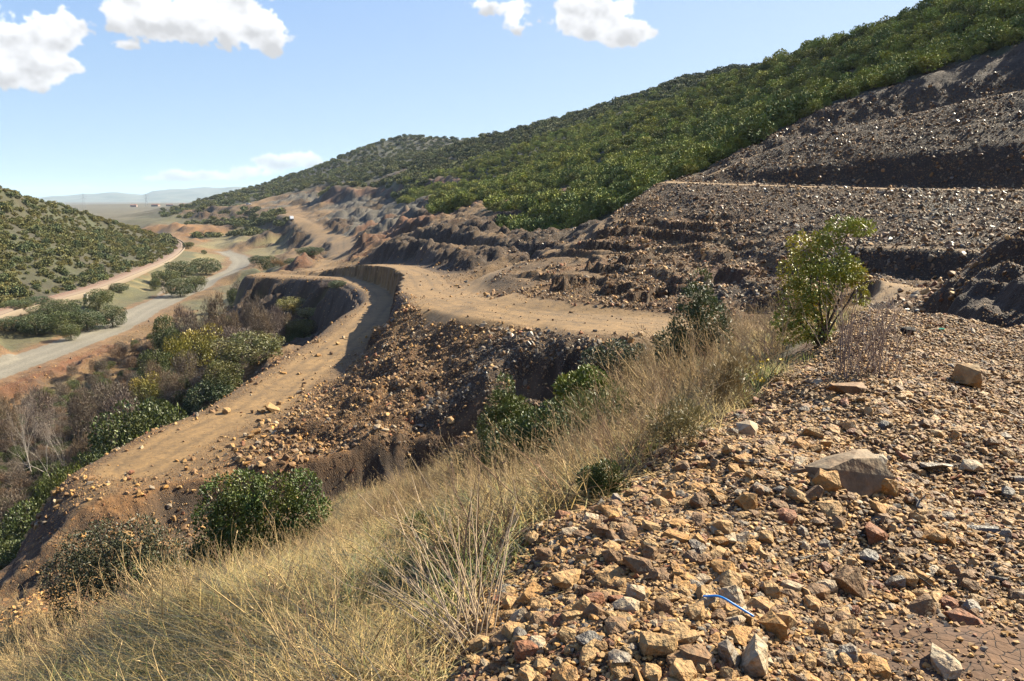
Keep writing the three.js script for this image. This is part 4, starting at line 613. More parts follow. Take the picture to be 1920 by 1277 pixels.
// -- rubble of the dump and of the dug slopes on the right
{
  const list = [], glint = [], r = rngOf(910);
  for (let i = 0; i < 2200000 && list.length + glint.length < 190000; i++) {
    const t = (-34 + r() * 76) * DEG, R = Math.exp(lerp(Math.log(19), Math.log(260), r())), x = R * Math.sin(t), d = R * Math.cos(t), k = classAt(x, d); if (kind[k] !== 0 && !(kind[k] === 2 && r() < (x < 5 && R < 190 ? .9 : .5)) && !(kind[k] === 1 && r() < (roadDist[k] > -.9 ? .35 : .08))) continue;
    if (R > 90 && R < 200 && t < 0 && r() < .5) continue;
    const cl = n2(x * .11, d * .11) + n2(x * .4, d * .4) * .5; if (r() > .55 + cl * .55) continue;
    const grey = weighAt(x, d, 'g') + weighAt(x, d, 'w') + n2(x * .08 + 9, d * .08) * .25 > .5, s = (.035 + r() * .045) * (R > 70 ? 1.35 : 1) * (R > 140 ? 1.8 : 1) + Math.pow(r(), 26) * (.34 + .3 * Math.max(0, cl)) * (R < 36 ? .5 : 1);
    const mix = grey ? [['grey', 2.2], ['slate', 2], ['brown', 5], ['tan', .5], ['pale', .2]] : [['tan', 2.2], ['brown', 5], ['ochre', 1.3], ['grey', 1.2], ['pale', .3], ['rust', .8]];
    (grey && r() < .3 ? glint : list).push({ x, y: CAM_Y + ground(x, d) + s * .1, z: -d, s: [s, s, s], rx: r() * 6.28, r: r() * 6.28, rz: r() * 6.28, c: jit(r, STONES[pick(r, mix)].map((v) => v * (grey ? .62 : .72)), .3) });
  }
  for (let i = 0; i < 600000 && list.length < 270000; i++) {         // the face of the dump, strewn thickly
    const t = (-22 + r() * 33) * DEG, R = 38 + r() * 38, x = R * Math.sin(t), d = R * Math.cos(t), k = classAt(x, d); if (kind[k] !== 0) continue;
    const grey = weighAt(x, d, 'g') + n2(x * .12 + 9, d * .12) * .3 > .5, s = .03 + r() * .05 + Math.pow(r(), 40) * .35, mix = grey ? [['grey', 3], ['slate', 2.4], ['brown', 3], ['tan', 1.2], ['pale', .6]] : [['tan', 3], ['brown', 5], ['ochre', 1.4], ['grey', 1], ['pale', .5]];
    list.push({ x, y: CAM_Y + ground(x, d) + s * .12, z: -d, s: [s, s, s], rx: r() * 6.28, r: r() * 6.28, rz: r() * 6.28, c: jit(r, STONES[pick(r, mix)].map((v) => v * (grey ? .72 : .6)), .4) });
  }
  for (let i = 0; i < 500000 && list.length < 370000; i++) {         // the talus of the benches on the right, darker and slatier
    const t = (7 + r() * 36) * DEG, R = Math.sqrt(lerp(60 * 60, 139 * 139, r())), x = R * Math.sin(t), d = R * Math.cos(t), k = classAt(x, d); if ((kind[k] !== 0 && kind[k] !== 2) || roadDist[k] < -.8) continue;
    const cl = n2(x * .07 + 3, d * .07) + .5 * n2(x * .3, d * .3); if (r() > .7 + cl * .4) continue;
    const s = .06 + r() * .10 + Math.pow(r(), 22) * .5, mix = [['grey', 1.6], ['slate', 1.8], ['brown', 5.5], ['tan', 1.4], ['ochre', .6], ['pale', .2]];
    (r() < .16 ? glint : list).push({ x, y: CAM_Y + ground(x, d) + s * .1, z: -d, s: [s, s * .8, s], rx: r() * 6.28, r: r() * 6.28, rz: r() * 6.28, c: jit(r, STONES[pick(r, mix)].map((v, q) => v * [.58, .53, .43][q]), .4) });
  }
  const g = thing('slope_rubble', 'loose rubble on the dump and on the dug slopes of the quarry', null, null, 'stuff');
  instanced(g, 'stone_bed', rocks.slice(0, 6), dullStone, list); instanced(g, 'slate_bed', rocks.slice(2, 7), glintStone, glint);
}
// -- boulders along the lower haul track and on the dump: [px, py, size px, colour, what sets it apart]
const BOULDERS = [
  [510, 766, 24, 'tan', 'largest tan boulder on the haul track, a square block standing upright'], [492, 771, 12, 'ochre', 'small orange boulder beside the largest block on the haul track'], [424, 770, 16, 'tan', 'lone tan boulder on the outer edge of the haul track above the big green tree'],
  [503, 789, 13, 'tan', 'tan boulder at the upper end of the row of stones along the haul track'], [518, 793, 12, 'pale', 'pale boulder on the inner side of the row along the haul track'], [489, 796, 14, 'tan', 'rounded tan boulder in the row just below the largest block'], [480, 809, 17, 'ochre', 'orange flat boulder in the middle of the row along the haul track'], [470, 818, 13, 'tan', 'tan boulder left of the middle of the row along the haul track'], [456, 832, 12, 'rust', 'rust-coloured boulder at the lower end of the row along the haul track'], [460, 817, 9, 'pale', 'small pale boulder near the lower end of the row along the haul track'],
  [247, 884, 16, 'rust', 'reddish boulder at the very brink of the bench above the dark green tree'], [350, 879, 9, 'ochre', 'small lone orange boulder on the open bench floor'], [463, 868, 14, 'ochre', 'orange boulder at the foot of the dump near the bench edge'], [488, 870, 15, 'tan', 'tan boulder at the foot of the dump, right of an orange one'], [505, 862, 10, 'pale', 'small pale boulder at the foot of the dump'],
  [596, 665, 11, 'ochre', 'orange boulder high up on the outer edge of the haul track'], [634, 644, 9, 'tan', 'tan boulder at the top of the haul track on its inner side'], [643, 632, 9, 'pale', 'pale boulder at the top of the haul track, farthest of all'], [622, 662, 8, 'brown', 'brown boulder in the upper part of the haul track'], [560, 700, 8, 'tan', 'tan boulder alone in the middle of the haul track'], [414, 845, 8, 'tan', 'small tan boulder on the bench near the track end'],
  [845, 792, 18, 'tan', 'tan boulder at the toe of the dump, right end of the pale stones'], [722, 806, 14, 'pale', 'pale boulder in the heap of pale stones at the toe of the dump'], [706, 803, 15, 'pale', 'angular cream boulder on the left of the heap of pale stones'], [738, 800, 11, 'pale', 'small cream boulder on the right of the heap of pale stones'], [695, 750, 12, 'ochre', 'orange boulder halfway up the left face of the dump'], [785, 800, 16, 'grey', 'grey boulder at the toe of the dump between the pale heap and a tan one'],
];
BOULDERS.forEach(([px, py, size, m, label], i) => { const p = hit(px, py + size * .3, 32), s = size / FOCAL * Math.hypot(p.x, p.d, p.y) * 1.05, o = solo('boulder', rocks[i % rocks.length], stoneMats[m], label, 'boulder'); place(o, p.x, p.d, ground(p.x, p.d) + s * .22); o.scale.setScalar(s); o.rotation.set(rs() * .5, rs() * 6.28, rs() * .5); });

// ---------------------------------------------------------------- dry grass and weeds of the near slope
function tuft(seed, n, h, rad, wid, lean, tones) {
  const r = rngOf(seed), F = new Faces();
  for (let i = 0; i < n; i++) {
    const a = r() * 6.283, q = Math.sqrt(r()) * rad, H = h * (.5 + r() * .65), b = r() * 6.283, k = lean * (.3 + r()), dx = Math.cos(b) * k - .12, dz = Math.sin(b) * k, w = wid * (.6 + r() * .7), c0 = tones[Math.floor(r() * tones.length)], m = .7 + r() * .55, col = c0.map((v) => v * m), s = V(Math.cos(b + 1.57 + r()), 0, Math.sin(b + 1.57 + r())).multiplyScalar(w / 2);
    let p = V(Math.cos(a) * q, -.04, Math.sin(a) * q), prev = null; const nrm = V(Math.cos(b) * .6 + (r() - .5), .7, Math.sin(b) * .6 + (r() - .5)).normalize().toArray();
    for (let t = 0; t <= 3; t++) { const f = t / 3, c = V(p.x + dx * f * f * H * 1.2, p.y + H * f * (1 - .28 * k * f), p.z + dz * f * f * H * 1.2), w2 = s.clone().multiplyScalar(1 - f * .85); const l = c.clone().sub(w2).toArray(), q2 = c.clone().add(w2).toArray(); if (prev) { F.tri(prev[0], prev[1], q2, nrm, col); F.tri(prev[0], q2, l, nrm, col); } prev = [l, q2]; }
  }
  return F.build();
}
function weed(seed, n, h, lean, bias) {                              // dead stems that fork near the top
  const r = rngOf(seed), list = [];
  for (let i = 0; i < n; i++) {
    const b = r() * 6.283, k = lean * (.2 + r()), d0 = V(Math.cos(b) * k + bias[0], 1, Math.sin(b) * k + bias[1]).normalize(); let p = V((r() - .5) * .18, -.05, (r() - .5) * .18), d = d0.clone(), H = h * (.55 + r() * .6), ra = .0042 * (.7 + r() * .6);
    for (let s = 0; s < 4; s++) { d.addScaledVector(unit(r), .09).normalize(); const q = p.clone().addScaledVector(d, H / 4); limb(list, p, q, ra, ra * .8, 3); ra *= .8; if (s > 0) for (let z = 0; z < (s > 1 ? 3 : 1); z++) { if (r() < .25) continue; let e = d.clone().addScaledVector(unit(r), .55).normalize(), x = q.clone(); const bl = H * (.1 + r() * .16); for (let y = 0; y < 2; y++) { const n_ = x.clone().addScaledVector(e, bl); limb(list, x, n_, ra * .6, ra * .35, 3); if (r() < .8) { const e2 = e.clone().addScaledVector(unit(r), .6).normalize(); const tp = n_.clone().addScaledVector(e2, bl * .7); limb(list, n_, tp, ra * .4, ra * .25, 3); if (r() < .5) limb(list, tp, tp.clone().addScaledVector(e2, .014), .0024, .0008, 4); } x = n_; e.addScaledVector(unit(r), .2).normalize(); } } p = q; }
  }
  return limbs(list);
}
const STRAW = [[.44, .32, .115], [.37, .26, .09], [.52, .40, .17], [.27, .18, .065], [.25, .22, .07]], FRESH = [[.16, .19, .04], [.21, .20, .05], [.12, .155, .035]];
const tufts = [0, 1, 2, 3, 4].map((i) => tuft(500 + i, 44, .21, .16, .0048, 1.25, i > 2 ? [...STRAW, ...FRESH] : STRAW)), greenTufts = [0, 1].map((i) => tuft(520 + i, 44, .19, .16, .006, .7, FRESH));
const weeds = [0, 1, 2, 3, 4].map((i) => weed(540 + i, 5, .34, .8, [-.30 - .06 * i, .05]));
const stalkMat = new THREE.MeshStandardMaterial({ color: new THREE.Color(1, 1, 1), roughness: .75 });
{
  const r = rngOf(555), a = [], b = [], c = [];
  for (let i = 0; i < 90000 && a.length < 9000; i++) {
    const t = (-37 + r() * 66) * DEG, R = 2.4 + Math.pow(r(), 1.25) * 27, x = R * Math.sin(t), d = R * Math.cos(t), p = edgeDist(x, d); if (p < -.05 + r() * .4 || R > lipAt(t / DEG) + 1.5) continue;
    const og = Math.exp(-Math.pow((x + 6.4) / 1.5, 2) - Math.pow((d - 9.9) / 1.5, 2)); if (og > .3 + r() * .3) continue;
    const g = n2(x * .35, d * .35), near = sstep(1.6, .3, p), clump = n2(x * 1.1 + 9, d * 1.1); if (r() < near * .5 || r() > .56 + g * .6 + clump * .6) continue;
    const y = CAM_Y + ground(x, d), s = .75 + r() * .55 + g * .15, k = (.8 + r() * .35) * (1 + .3 * n2(x * .7, d * .7 + 30)), pale = [k * 1.02, k, k * .96];
    const green = n2(x * .5 + 20, d * .5 - 4) > .25;
    if (green && r() < .6) c.push({ x, y, z: -d, s: [s, s * .9, s], r: r() * 6.28, c: [k, k, k] }); else a.push({ x, y, z: -d, s: [s, s, s], rx: 0, r: (r() - .5) * 2.2, c: pale });
    if (r() < .30 + n2(x * .2 + 40, d * .2) * .45) b.push({ x: x + (r() - .5) * .3, y, z: -d + (r() - .5) * .3, s: t > .15 && R > 7 ? [s * 1.5, s * (1.1 + r() * .8), s * 1.5] : [s, s * (.75 + r() * .5), s], r: (r() - .5) * 1.8, c: jit(r, r() < .25 ? [.27, .16, .09] : [.43, .30, .135], .25) });
  }
  const g = thing('dry_grass', 'dry straw-coloured grass and dead weeds covering the near slope', null, null, 'stuff');
  instanced(g, 'grass_tuft', tufts, strawMat, a); instanced(g, 'weed_stem', weeds, stalkMat, b); instanced(g, 'green_tuft', greenTufts, strawMat, c);
}

// ---------------------------------------------------------------- single plants of the near slope
const flowerMat = new THREE.MeshStandardMaterial({ color: new THREE.Color().setRGB(.62, .42, .02), roughness: .7 });
const mpp = (p) => Math.hypot(p.x, p.d, p.y) / FOCAL;               // metres per photograph pixel at a place
function bush(name, label, category, px, py, D, spec, stems, grow, group) { // spec(unit metres per pixel) -> crown options; base at the ground under (px, D)
  const h0 = hit(px, py, 2.2), p = !D || Math.hypot(h0.x, h0.d) < D * 1.5 ? h0 : at(px, py, D), y = ground(p.x, p.d), k = mpp({ x: p.x, d: p.d, y }) * (grow ?? 1), t = thing(name, label, category, group);
  spec(k, t); if (stems) part('stem', stems(k), barkMat, t); place(t, p.x, p.d, y); return t;
}
const lobesPx = (k, list) => list.map(([x, y, r, z = 0, sy = 1]) => [x * k, y * k, z * k, r * k, sy]);
const stemsTo = (seed, k, list, r0, mat) => { const r = rngOf(seed), L_ = []; for (const [x, y, z = 0] of list) { let p = V((r() - .5) * 6 * k, -4 * k, (r() - .5) * 6 * k), e = V(x * k, y * k, z * k), ra = r0; for (let s = 1; s <= 4; s++) { const q = V().lerpVectors(V(0, 0, 0), e, s / 4).add(unit(r).multiplyScalar(4 * k)); limb(L_, p, q, ra, ra * .75, 5); if (s > 1) for (let z2 = 0; z2 < 2; z2++) limb(L_, q, q.clone().addScaledVector(V().subVectors(e, V(0, 0, 0)).normalize().multiplyScalar(.6).add(unit(r).multiplyScalar(.8)), 26 * k), ra * .45, ra * .15, 4); p = q; ra *= .75; } } return limbs(L_); };

bush('sapling', 'tall leafy sapling with glossy light green sprays standing at the rim of the rubble shelf', 'tree', 1540, 648, 12, (k, t) => {
  part('crown', crown(601, { lobes: lobesPx(k, [[-42, 190, 36, 0, .8], [-10, 170, 42, 10, .9], [-55, 140, 34, -6, .9], [-15, 120, 44, 0, .85], [28, 150, 34, 8, .7], [50, 138, 26, 0, .55], [22, 232, 26, 0, .55], [52, 226, 28, 6, .5], [2, 212, 22, 0, .7], [66, 118, 20, 0, .6], [72, 92, 16, 0, .8], [-60, 96, 30, 0, .9], [-20, 84, 34, 6, .8], [-74, 52, 26, 0, .8], [-36, 44, 34, 4, .9], [-10, 30, 30, -8, .9], [-62, 18, 24, 6, .9]]), n: 7500, len: 7 * k, wid: 1.9 * k, tone: [.25, .285, .042], vary: .45, yellow: .55, shell: .45, gap: .12, droop: .2, freq: 3.2 }), leafMat, t);
}, (k) => stemsTo(602, k, [[-45, 170], [-15, 160, 6], [30, 215], [55, 200], [60, 110], [-70, 80], [-35, 60]], 3.4 * k), .9);
bush('juniper', 'dark upright juniper beside the haul road left of the tall sapling', 'tree', 1306, 690, 17, (k, t) => {
  part('crown', crown(611, { lobes: lobesPx(k, [[0, 150, 22, 0, 1.3], [-4, 118, 32, 0, 1.1], [14, 92, 36, 6, 1], [34, 70, 30, 0, .9], [-18, 84, 32, 0, 1], [-44, 44, 36, 0, .9], [-12, 44, 40, 8, .9], [30, 34, 36, 0, .9], [-50, 18, 26, 0, .9], [8, 14, 38, 8, .8]]), n: 9500, len: 6.5 * k, wid: 1.3 * k, tone: [.085, .115, .04], vary: .5, yellow: .15, shell: .5, gap: .12, freq: 3 }), leafMat, t);
}, (k) => stemsTo(612, k, [[0, 130], [-30, 50], [25, 60]], 4 * k));
bush('shrub', 'dull grey-green shrub at the head of the grass slope under the haul road', 'shrub', 1158, 728, 19, (k, t) => part('crown', crown(621, { lobes: lobesPx(k, [[-32, 36, 26], [-4, 46, 28, 5], [30, 42, 24], [0, 18, 34, 4], [44, 22, 22], [-44, 14, 20]]), n: 5000, len: 4.8 * k, wid: 1.4 * k, tone: [.085, .105, .052], vary: .4, shell: .5, gap: .12, freq: 3 }), leafMat, t), (k) => stemsTo(622, k, [[-25, 30], [20, 34]], 2.5 * k), 1.22);
bush('shrub', 'bright light green bush in front of the dull grey-green shrub', 'shrub', 1096, 790, 16.5, (k, t) => part('crown', crown(631, { lobes: lobesPx(k, [[-22, 50, 24], [6, 60, 26, 4], [26, 44, 22], [0, 30, 30, 4], [-26, 20, 20]]), n: 4500, len: 5.6 * k, wid: 1.8 * k, tone: [.165, .215, .032], vary: .35, yellow: .3, shell: .5, gap: .12, freq: 3 }), leafMat, t), (k) => stemsTo(632, k, [[-15, 40], [15, 44]], 2.4 * k), 1.22);
bush('broom', 'pale green feathery broom among dry grass below the bright light green bush', 'shrub', 1130, 850, 13.5, (k, t) => part('crown', crown(641, { lobes: lobesPx(k, [[-30, 60, 30], [10, 70, 32], [40, 50, 30], [0, 30, 40], [-34, 20, 28], [50, 20, 26]]), n: 2200, len: 12 * k, wid: .9 * k, tone: [.19, .205, .07], vary: .4, shell: .3, gap: 0, freq: 3, droop: -.5 }), leafMat, t), (k) => stemsTo(642, k, [[-15, 40], [15, 50]], 2 * k), 1.22);
bush('juniper', 'pointed yellow-green juniper bush rising in front of the dump, left of two', 'shrub', 955, 862, 14.5, (k, t) => part('crown', crown(651, { lobes: lobesPx(k, [[-8, 112, 15, 0, 1.4], [-12, 84, 24, 0, 1], [10, 72, 26, 4, 1], [32, 62, 20], [-20, 50, 28], [16, 40, 34, 6], [-6, 20, 34]]), n: 9000, len: 4.8 * k, wid: 1.1 * k, tone: [.12, .155, .036], vary: .5, yellow: .25, shell: .5, gap: .12, freq: 3 }), leafMat, t), (k) => stemsTo(652, k, [[-8, 96], [20, 50]], 3 * k), 1.22);
bush('shrub', 'broad dark green bush with lighter tips right of the pointed juniper', 'shrub', 1018, 902, 13, (k, t) => part('crown', crown(661, { lobes: lobesPx(k, [[20, 104, 26], [38, 84, 22], [-10, 84, 28], [-50, 60, 34], [-10, 50, 40, 8], [24, 50, 34], [-60, 24, 34], [-20, 18, 42, 8]]), n: 11000, len: 4.6 * k, wid: 1.3 * k, tone: [.085, .125, .03], vary: .55, yellow: .35, shell: .5, gap: .15, freq: 3 }), leafMat, t), (k) => stemsTo(662, k, [[15, 90], [-40, 50]], 3 * k), 1.22);
bush('shrub', 'grey twiggy olive shrub at the left of the pointed juniper', 'shrub', 890, 905, 14, (k, t) => part('crown', crown(671, { lobes: lobesPx(k, [[-20, 36, 26], [10, 44, 28], [0, 18, 32]]), n: 3600, len: 4.6 * k, wid: 1.1 * k, tone: [.12, .12, .055], vary: .4, shell: .4, gap: .1, freq: 3 }), leafMat, t), (k) => stemsTo(672, k, [[-20, 40], [15, 48], [0, 50]], 2.4 * k));
bush('shrub', 'big glossy dark green bush with pale tips on the lower grass slope', 'shrub', 500, 1062, 13.2, (k, t) => part('crown', crown(681, { lobes: lobesPx(k, [[-70, 128, 36], [-30, 140, 34, 6], [20, 132, 36], [66, 138, 34], [84, 104, 30], [-86, 88, 34], [-40, 92, 44, 12], [14, 90, 46, 14], [62, 84, 40], [-84, 44, 36], [-40, 44, 44, 14], [16, 40, 44, 12], [60, 36, 36], [-100, 14, 30], [-50, 8, 36, 8]]), n: 17000, len: 5.2 * k, wid: 1.6 * k, tone: [.085, .13, .022], vary: .6, yellow: .6, shell: .5, gap: .15, freq: 2.6 }), leafMat, t), (k) => stemsTo(682, k, [[-60, 110], [-20, 120], [30, 110], [65, 110]], 3.6 * k));
bush('shrub', 'wide grey-green thorny shrub on the left, below the edge of the orange bench', 'shrub', 225, 1160, 15.2, (k, t) => { part('crown', crown(691, { lobes: lobesPx(k, [[-80, 70, 38], [-50, 110, 36], [-10, 130, 36], [40, 136, 36], [80, 116, 34], [-20, 90, 46, 12], [30, 90, 46, 12], [88, 70, 34], [-70, 30, 38], [-20, 36, 46, 12], [40, 30, 44, 12]]), n: 17000, len: 4.2 * k, wid: 1.1 * k, tone: [.075, .082, .034], vary: .45, shell: .4, gap: .12, freq: 3 }), leafMat, t); }, (k) => stemsTo(692, k, [[-60, 90], [-20, 130], [30, 140], [70, 110], [0, 120]], 3 * k));
bush('shrub', 'small bright green cushion bush in front of the wide grey-green thorny shrub', 'shrub', 285, 1110, 13.8, (k, t) => part('crown', crown(701, { lobes: lobesPx(k, [[-30, 34, 22], [0, 38, 24], [28, 30, 22], [0, 14, 26], [44, 36, 18]]), n: 1300, len: 6.5 * k, wid: 1.6 * k, tone: [.15, .20, .045], vary: .4, yellow: .3, shell: .5, gap: .1, freq: 3 }), leafMat, t), (k) => stemsTo(702, k, [[-15, 26], [15, 30]], 2 * k));
bush('broom', 'pale green broom with straw stems left of the flat-topped slab in the grass', 'shrub', 1268, 838, 11, (k, t) => part('crown', crown(1711, { lobes: lobesPx(k, [[-26, 50, 28], [10, 62, 30], [34, 44, 26], [0, 24, 36], [-34, 16, 24]]), n: 2600, len: 10 * k, wid: .8 * k, tone: [.23, .20, .085], vary: .4, shell: .3, gap: .05, freq: 3, droop: -.5 }), leafMat, t), (k) => stemsTo(1712, k, [[-15, 40], [15, 50]], 1.6 * k));
bush('broom', 'straw-coloured feathery broom growing at the rim just below the flowering weed', 'shrub', 1372, 770, 9.5, (k, t) => part('crown', crown(1721, { lobes: lobesPx(k, [[-20, 60, 26], [12, 74, 28], [0, 30, 34], [-30, 22, 24]]), n: 2400, len: 11 * k, wid: .75 * k, tone: [.30, .225, .10], vary: .4, shell: .3, gap: .05, freq: 3, droop: -.6 }), leafMat, t), (k) => stemsTo(1722, k, [[-15, 40], [15, 50]], 1.6 * k));
bush('shrub', 'small dark green shrub in the dry grass below the pale feathery broom', 'shrub', 1130, 930, 9.5, (k, t) => part('crown', crown(1731, { lobes: lobesPx(k, [[-22, 30, 24], [8, 40, 26], [30, 26, 20], [0, 14, 28]]), n: 4200, len: 4.8 * k, wid: 1.4 * k, tone: [.085, .12, .03], vary: .5, yellow: .3, shell: .5, gap: .15, freq: 3 }), leafMat, t), (k) => stemsTo(1732, k, [[-15, 26], [15, 30]], 2 * k));
bush('shrub', 'low green weed cushion in the dry grass left of the near rubble rim', 'shrub', 790, 1010, 9, (k, t) => part('crown', crown(1741, { lobes: lobesPx(k, [[-22, 20, 20], [6, 26, 22], [26, 18, 18], [0, 8, 24]]), n: 2600, len: 6 * k, wid: 1.3 * k, tone: [.13, .16, .04], vary: .5, yellow: .3, shell: .5, gap: .15, freq: 3 }), leafMat, t), (k) => stemsTo(1742, k, [[-10, 16], [12, 18]], 1.6 * k));
bush('shrub', 'dark green sprawling shrub between the big glossy bush and the grey-green thorny one', 'shrub', 375, 1090, 12.5, (k, t) => part('crown', crown(1751, { lobes: lobesPx(k, [[-34, 26, 24], [0, 34, 26], [30, 30, 24], [0, 12, 30], [54, 22, 20]]), n: 5200, len: 4.8 * k, wid: 1.4 * k, tone: [.07, .105, .026], vary: .5, yellow: .3, shell: .5, gap: .15, freq: 3 }), leafMat, t), (k) => stemsTo(1752, k, [[-20, 26], [20, 28]], 2 * k));
{ // leafless and flowering ones
  const k = 13 / FOCAL, r = rngOf(711), tw = []; for (let i = 0; i < 9; i++) fork(r, tw, tw, V((r() - .5) * .1, 0, 0), V(-.4 + (r() - .5), .9, (r() - .5)).normalize(), 40 * k, .012, 3, .7, .1, .03);
  const t = thing('dead_shrub', 'leafless silvery shrub at the left end of the big glossy bush, before the dark bank', 'shrub'); part('branch', limbs(tw), paleBarkMat, t); const p = at(390, 985, 14.2); place(t, p.x, p.d);
  const st = []; const r2 = rngOf(712); for (let i = 0; i < 70; i++) { let p0 = V((r2() - .5) * .5, -.05, (r2() - .5) * .4), d0 = V((r2() - .2) * .7 - .25, 1, (r2() - .5) * .6).normalize(), l = .25 + r2() * .5; for (let s = 0; s < 3; s++) { d0.addScaledVector(unit(r2), .14).normalize(); const q = p0.clone().addScaledVector(d0, l / 3); limb(st, p0, q, .0042, .003, 3); if (s) { limb(st, q, q.clone().addScaledVector(d0.clone().addScaledVector(unit(r2), .7), l * .22), .0022, .001, 3); limb(st, q, q.clone().addScaledVector(d0.clone().addScaledVector(unit(r2), .7), l * .18), .002, .001, 3); } p0 = q; } }
  const th = thing('thicket', 'thicket of leafless pale grey-brown stems against the right side of the tall sapling', 'shrub'); part('stem', limbs(st), twigMat, th); const q = hit(1620, 700, 5); place(th, q.x, q.d);
  const th2 = copyOf(th, 'sparse leafless stems rising alone right of the leafless thicket'); const q2 = at(1655, 610, 11.6); place(th2, q2.x, q2.d); th2.scale.set(.5, .8, .5); th2.rotation.y = 2;
  // fan of long dead stalks
  const fs_ = [], r3 = rngOf(713); for (let i = 0; i < 46; i++) { const a = -1.3 + r3() * 1.6, l = .28 + r3() * .42; let p0 = V((r3() - .5) * .16, -.03, (r3() - .5) * .25), d0 = V(Math.sin(a) * 1, Math.cos(a) * .8 + .12, -.25 - r3() * .5).normalize(); for (let s = 0; s < 4; s++) { d0.addScaledVector(unit(r3), .06); d0.y -= .035 * s; d0.normalize(); const q3 = p0.clone().addScaledVector(d0, l / 4); limb(fs_, p0, q3, .0032 - s * .0005, .0027 - s * .0005, 4); if (s > 1 && r3() < .6) limb(fs_, q3, q3.clone().addScaledVector(d0.clone().addScaledVector(unit(r3), .5), l * .16), .002, .0012, 3); p0 = q3; } }
  const stalks = thing('dead_stalks', 'fan of long bleached dead stalks at the left rim of the near rubble', 'plant'); part('stalk', limbs(fs_), new THREE.MeshStandardMaterial({ color: new THREE.Color().setRGB(.45, .33, .20), roughness: .7 }), stalks); const q4 = hit(890, 1195, 2); place(stalks, q4.x, q4.d);
  // yellow flowers
  const fl = thing('flowering_weed', 'weed with small yellow flowers at the foot of the tall sapling', 'plant'), sl = [], r4 = rngOf(714), pet = new Faces(); for (let i = 0; i < 11; i++) { const e = V((r4() - .5) * .38, .08 + r4() * .22, (r4() - .5) * .25); limb(sl, V((r4() - .5) * .06, -.03, 0), e, .004, .0025, 4); for (let z = 0; z < 4; z++) { const n_ = unit(r4); leaf(pet, e.clone().addScaledVector(unit(r4), .018), n_, V().crossVectors(n_, unit(r4)).normalize(), .028, .011, [1, 1, 1]); } }
  part('stem', limbs(sl), new THREE.MeshStandardMaterial({ color: new THREE.Color().setRGB(.14, .16, .05), roughness: .8 }), fl); part('flower', pet.build(), flowerMat, fl); const q5 = hit(1422, 735, 5); place(fl, q5.x, q5.d);
}

// ---------------------------------------------------------------- trees of the valley
const bares = [0, 1, 2].map((i) => bareTree(800 + i, 10, false)), pales = [0, 1].map((i) => bareTree(810 + i, 12, true));
const greens = [0, 1, 2].map((i) => crown(820 + i, { lobes: dome(rngOf(825 + i), 8, .5, 1, .3), n: 7000, len: .034, wid: .012, tone: [.075, .105, .025], vary: .55, yellow: .35, shell: .6, gap: .18, freq: 3.4 }));
const limes = [0, 1].map((i) => crown(840 + i, { lobes: dome(rngOf(845 + i), 7, .42, 1, .3), n: 4200, len: .034, wid: .011, tone: [.21, .20, .032], vary: .5, yellow: .4, shell: .4, gap: .2, freq: 3.6 }));
const hazes = [0, 1].map((i) => crown(850 + i, { lobes: dome(rngOf(855 + i), 7, .46, 1, .3), n: 3400, len: .08, wid: .0062, tone: [.17, .128, .09], vary: .5, shell: .25, gap: .15, freq: 3.6 }));
const TRUNK = limbs([[V(0, -.12, 0), V(.01, .3, 0), .03, .024, 7], [V(.01, .3, 0), V(.12, .62, .06), .02, .01, 5], [V(.01, .3, 0), V(-.13, .6, -.05), .02, .01, 5], [V(.01, .3, 0), V(.0, .75, -.1), .018, .008, 5]]);
const protoTrees = {}; const tr = rngOf(860);
const farBare = [tinted(1, 1, 1)];
const crownTints = [[1, 1, 1], [1.2, 1.12, .95], [.8, .88, 1], [1.05, 1, 1.1]].map((c) => { const m = leafMat.clone(); m.color.setRGB(...c); return m; });
function valleyTree(kindName, px, pyTop, D, wpx, label, group) {
  if (D < 130 && kindName !== 'shrub') { pyTop -= 16; wpx *= 1.12; }
  const p = at(px, pyTop, D), y0 = ground(p.x, p.d) - .1, h = Math.max(1.6, p.y - y0), w = wpx * mpp(p), v = Math.floor(tr() * 6);
  const t = thing(kindName === 'shrub' ? 'shrub' : kindName + '_tree', label, kindName === 'shrub' ? 'shrub' : 'tree', group);
  if (kindName === 'bare' || kindName === 'pale_bare') {
    const b = kindName === 'bare' ? bares[v % 3] : pales[v % 2], H = kindName === 'bare' ? 10 : 12; part('trunk', b.trunk, kindName === 'bare' ? redTwigMat : paleBarkMat, t); part('branch', b.twig, kindName === 'bare' ? twigMat : paleTwig, t);
    if (kindName === 'bare') { const c = part('twigs', hazes[v % 2], crownTints[v % 4], t); c.scale.set(H * .62, H * .98, H * .62); }
    b.w ??= (() => { b.twig.computeBoundingBox(); const bb = b.twig.boundingBox; b.h = bb.max.y; return Math.max(bb.max.x - bb.min.x, bb.max.z - bb.min.z); })();
    t.scale.set(Math.max(w / b.w, h / b.h * .55), h / b.h, Math.max(w / b.w, h / b.h * .55));
  } else {
    const g = kindName === 'lime' ? limes[v % 2] : kindName === 'olive' ? greens[v % 3] : greens[v % 3]; const c = part('crown', g, kindName === 'olive' ? oliveLeaf : kindName === 'rust' ? rustLeaf : crownTints[v % 4], t); part('trunk', TRUNK, barkMat, t);
    g.boundingBox ?? g.computeBoundingBox(); const bb = g.boundingBox; t.scale.set(w / (bb.max.x - bb.min.x), h / bb.max.y, w / (bb.max.x - bb.min.x));
  }
  t.rotation.y = tr() * 6.28; place(t, p.x, p.d, y0); return t;
}
const paleTwig = new THREE.MeshStandardMaterial({ color: new THREE.Color().setRGB(.36, .30, .25), roughness: .9 });
